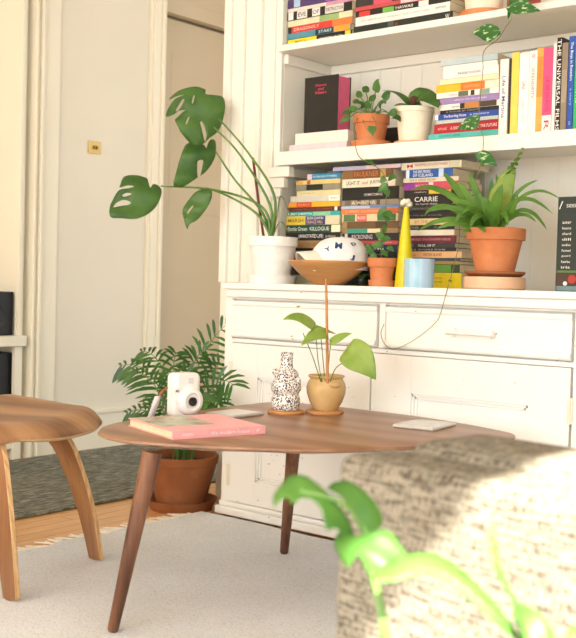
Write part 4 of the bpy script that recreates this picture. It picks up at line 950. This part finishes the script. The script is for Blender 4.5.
for a, b, c2, d_, dy, nl, ll in PF:
    Pp = bez([py_(*a), py_(*b, dy * .4), py_(*c2, dy * .9), py_(*d_, dy)], 40); w = MB()
    w.tube([q - O for q in Pp[::2]], [.0036 - .0026 * i / 20 for i in range(21)], 6, 0)
    nl = int(nl * .72)
    for k in range(nl):
        f = .42 + .58 * k / (nl - 1); i = min(39, int(f * 40)); q = Pp[i]; t = (Pp[min(40, i + 1)] - Pp[i - 1]).normalized()
        v_ = tocam(q); s0 = t.cross((v_ + Vector((0, 0, .6))).normalized()).normalized(); l = ll * 1.5 * (1 - .5 * abs(f - .62) / .4) * rng.uniform(.9, 1.1)
        for sg in (-1, 1):
            e = q + (t * .75 + s0 * sg * .9).normalized() * l + Vector((0, 0, -.32 * l)); md = q.lerp(e, .5) + Vector((0, 0, .13 * l))
            P = []
            for jj, (cn, wd) in enumerate(((q, .0015), (q.lerp(md, .6), .0055), (md.lerp(e, .3), .0055), (md.lerp(e, .7), .0035), (e, .0004))):
                dd = (e - q).normalized().cross((v_ + Vector((0, 0, .5))).normalized()).normalized() * wd * .95; P.append([cn - O - dd, cn - O + dd])
            w.grid(P, 1)
    w.build('frond', [M['stem'], M['palm']], o, smooth=True, angle=180)
for k in range(12):
    a = k * 2.4; r = .012 + .0025 * k; MB().tube([(r * math.cos(a), r * math.sin(a), .16), (r * 1.3 * math.cos(a), r * 1.3 * math.sin(a), .23)], .003, 6).build('stem', M['stem'], o, smooth=True)

# ------------------------------------------------------------------ bent plywood chair
O = Vector((-2.165, 1.70, 0)); ang = math.atan2(.353, .935)
o = thing('plywood_chair', 'bent walnut plywood lounge chair at the left edge of the rug', 'chair', O, ang)
# local x = forward, local y = to the chair's left (far side)
YC = .05
def seat_pt(u, v):           # u 0 front .. 1 back, v -1..1
    hw = .29 * (1 - .10 * (1 - u) ** 6 - .05 * u ** 4)
    q = abs(v) ** 2.6
    x = .03 - .43 * u - .085 * q * (1 - u) ** 2.2 + .04 * q * u ** 3
    lip = max(0, 1 - u / .22) ** 2
    z = .436 - .044 * lip * (1 - .3 * v * v) - .010 * math.sin(PI * u) * (1 - v * v) + .022 * abs(v) ** 2 * u
    y = YC + hw * (v * (1 - .06 * q))
    z -= .018 * max(0, abs(v) - .82) / .18 * (1 - u * .6)
    return Vector((x, y, z))
P = [[seat_pt(i / 24, -1 + 2 * j / 30) for j in range(31)] for i in range(25)]
w = MB(); w.grid(P); st = w.build('seat', [M['chair'], M['ply']], o, smooth=True, angle=180)
d = st.modifiers.new('thickness', 'SOLIDIFY'); d.thickness = .011; d.offset = -1; d.material_offset_rim = 1
d.offset = 1 if False else -1
def ply_leg(top, foot, wt, wb, flip=1):
    """bent ply strip: wide face looks sideways-front, edge shows the ply"""
    t, f = Vector(top), Vector(foot); w = MB(); n = 24; th = .014
    ax = (f - t).normalized(); wdir = Vector((1, -.5, 0)).normalized(); wdir = (wdir - ax * wdir.dot(ax)).normalized(); nd = ax.cross(wdir).normalized()
    rows = []
    for i in range(n + 1):
        s = i / n; c = t.lerp(f, s) + Vector((.012 * math.sin(PI * s) - .03 * max(0, 1 - s * 5) ** 2, flip * (.012 * math.sin(PI * s) - .03 * max(0, 1 - s * 5) ** 2), 0)); hw = (wt + (wb - wt) * s) / 2
        rows.append([c - wdir * hw - nd * th / 2, c + wdir * hw - nd * th / 2, c + wdir * hw + nd * th / 2, c - wdir * hw + nd * th / 2])
    vs = [p for r in rows for p in r]; fs = []; ms = []
    for i in range(n):
        for j in range(4): fs.append((i * 4 + j, i * 4 + (j + 1) % 4, i * 4 + 4 + (j + 1) % 4, i * 4 + 4 + j)); ms.append(0 if j % 2 == 0 else 1)
    fs += [(3, 2, 1, 0), tuple(n * 4 + j for j in range(4))]; ms += [1, 1]
    w.v = vs; w.f = fs; w.m = ms; return w.build('leg', [M['chairleg'], M['ply']], o, smooth=True, bevel=.0015)
ply_leg((-.112, .150, .402), (0, .205, .0185), .112, .058, 1)
ply_leg((-.10, -.15, .394), (0, -.205, .0185), .112, .06, -1)
w = MB(); w.box(-.16, -.08, -.15, .15, .392, .404); w.build('leg_bridge', M['chairleg'], o, bevel=.003)
ply_leg((-.36, .14, .405), (-.44, .21, .0), .07, .04, 1); ply_leg((-.36, -.14, .405), (-.44, -.21, .0), .07, .04, -1)
w = MB(); w.box(-.40, -.33, -.145, .145, .399, .411); w.build('leg_bridge', M['chairleg'], o, bevel=.003)
w = MB(); c = crm([(-.15, 0, .418), (-.36, 0, .42), (-.44, 0, .46), (-.49, 0, .55), (-.52, 0, .68)], 6); w.grid([[p + Vector((0, -.06, 0)), p + Vector((0, .06, 0))] for p in c]); w.build('spine', M['chairleg'], o, smooth=True, solid=.012)
P = [[Vector((-.50 - .05 * (i / 10) + .06 * (v / 8 - 1) ** 2, .26 * (v / 8 - 1) * (1 - .25 * abs(2 * i / 10 - 1) ** 3), .54 + .24 * i / 10 - .02 * (v / 8 - 1) ** 2)) for v in range(17)] for i in range(11)]
MB().grid(P).build('backrest', M['chair'], o, smooth=True, solid=.011, angle=180)

# ------------------------------------------------------------------ sofa
Ps = deep(335, 455, 1.25)
o = thing('sofa', 'grey tweed sofa seen from behind in the right foreground', 'sofa', (Ps.x, Ps.y, 0), math.radians(-8))
ZS = .599; LS = 1.27
def cushion(x0, x1, y0, y1, z0, z1, r, name, mat, seg=4):
    w = MB().box(x0, x1, y0, y1, z0, z1); ob = w.build(name, mat, o, smooth=True, angle=180)
    d = ob.modifiers.new('bevel', 'BEVEL'); d.width = r; d.segments = seg; d.limit_method = 'NONE'; return ob
cushion(0, LS, 0, .10, .14, ZS, .018, 'back_frame', M['tweed'], 5)
cushion(.012, .635, .085, .26, .30, ZS + .012, .04, 'back_cushion', M['tweed'], 6)
cushion(.64, LS - .01, .085, .26, .30, ZS + .012, .04, 'back_cushion', M['tweed'], 6)
cushion(.0, LS, .10, .80, .14, .26, .015, 'seat_base', M['tweed'])
cushion(.01, .635, .20, .82, .26, .38, .035, 'seat_cushion', M['tweed']); cushion(.64, LS - .01, .20, .82, .26, .38, .035, 'seat_cushion', M['tweed'])
for x in (.08, LS - .08):
    for y in (.06, .72):
        rugtop = .0182 if Ps.x + x < .3 else 0
        MB().tube([(x, y, .145), (x, y, rugtop)], [.02, .013], 14).build('leg', M['tleg'], o, smooth=True)

# ------------------------------------------------------------------ foreground plant in its floor pot
O = Vector((-.44, .72, 0.0182))
o = thing('foreground_plant', 'bright green leafy plant in front of the tweed sofa', 'plant', O)
MB().lathe([(0, 0), (.085, 0), (.09, .006), (.11, .30), (.112, .34), (.104, .34), (.10, .31), (0, .305)], 40).build('pot', M['white'], o, smooth=True); soil(o, .1, .312)
def gy(x, y, d): return deep(x, y, d * 1.22)
b0 = O + Vector((0, 0, .32))
part_stem(o, O, [b0, gy(392, 690, .76), gy(384, 625, .77), gy(374, 577, .78)], (.006, .0035))
part_stem(o, O, [b0 + Vector((.02, 0, 0)), gy(560, 690, .72), gy(530, 640, .72), gy(515, 612, .72)], (.006, .004))
G1, G2 = (270, 460), (320, 420)
fv = tocam(gy(340, 520, .8))
for poly, og, k3, px, dpt, n3, bd in (
    ([(10, 138), (12, 100), (40, 65), (75, 35), (130, 40), (175, 75), (235, 130), (292, 200), (300, 258), (285, 268), (240, 235), (202, 245), (186, 175), (150, 137), (110, 135), (80, 155), (64, 125), (30, 130)], G1, 3.587, (310, 495), .82, (.0, 0, .55), (.014, .012)),
    ([(210, 80), (235, 60), (290, 70), (350, 115), (400, 170), (408, 215), (380, 240), (340, 255), (300, 200), (262, 130)], G1, 3.587, (357, 505), .835, (.2, 0, .6), (.008, .008)),
    ([(222, 285), (268, 370), (300, 350), (322, 345), (352, 405), (400, 430), (458, 410), (488, 332), (462, 290), (430, 247), (390, 245), (340, 265), (290, 262), (240, 240)], G1, 3.587, (365, 550), .79, (-.2, 0, .4), (.010, .010)),
    ([(115, 352), (150, 310), (200, 295), (270, 300), (320, 335), (370, 385), (430, 443), (475, 490), (440, 478), (400, 455), (330, 400), (270, 355), (220, 344), (160, 355)], G2, 2.25, (450, 570), .73, (.3, 0, .9), (.012, .006)),
    ([(395, 230), (380, 275), (382, 310), (400, 350), (430, 400), (462, 490), (484, 496), (465, 440), (430, 380), (408, 330), (401, 270)], G2, 2.25, (505, 580), .735, (.4, 0, .1), (.006, .003)),
    ([(445, 402), (470, 415), (510, 450), (535, 496), (470, 500)], G2, 2.25, (540, 625), .69, (.2, 0, .8), (.005, .005)),
    ([(558, 475), (576, 458), (604, 490), (600, 505), (556, 505)], G2, 2.25, (578, 632), .68, (.2, 0, .5), (.004, .004))):
    traced(o, O, 'leaf', M['fore'], poly, [], og, k3, gy(px[0], px[1], dpt), fv + Vector(n3), bd)
part_stem(o, O, [gy(372, 577, .78), gy(372, 545, .80), gy(345, 505, .82), gy(300, 490, .82)], .0022)

# ------------------------------------------------------------------ light
wd = bpy.data.worlds.new('daylight'); sc.world = wd; wd.use_nodes = True
bg = wd.node_tree.nodes['Background']; bg.inputs[0].default_value = (.9, .97, 1, 1); bg.inputs[1].default_value = 1.5
sd = bpy.data.lights.new('sun', 'SUN'); sd.energy = 22; sd.angle = .012; sd.color = (1, .95, .86)
so = bpy.data.objects.new('sun', sd); col.objects.link(so)
so.rotation_euler = Vector((-.50, .46, -.66)).to_track_quat('-Z', 'Y').to_euler()
def win(name, loc, rot, sx, sy, e, c=(.95, .99, 1)):
    l = bpy.data.lights.new(name, 'AREA'); l.shape = 'RECTANGLE'; l.size = sx; l.size_y = sy; l.energy = e; l.color = c
    ob = bpy.data.objects.new(name, l); col.objects.link(ob); ob.location = loc; ob.rotation_euler = rot
win('window_daylight', (-.4, -3.27, 1.4), (PI / 2, 0, 0), 1.75, 1.85, 56)
win('window_daylight', (-2.35, -3.27, 1.4), (PI / 2, 0, 0), 1.75, 1.85, 35)
win('window_daylight', (.585, -.13, 1.2), (PI / 2, 0, PI / 2), 1.8, 1.6, 10)

vs = sc.view_settings; sc.display_settings.display_device = 'sRGB'
vs.view_transform = 'Standard'; vs.look = 'None'; vs.exposure = 0.47; vs.gamma = 1; vs.use_curve_mapping = False
sc.cycles.use_denoising = True
sc.cycles.max_bounces = 8; sc.cycles.diffuse_bounces = 5; sc.cycles.sample_clamp_indirect = 6
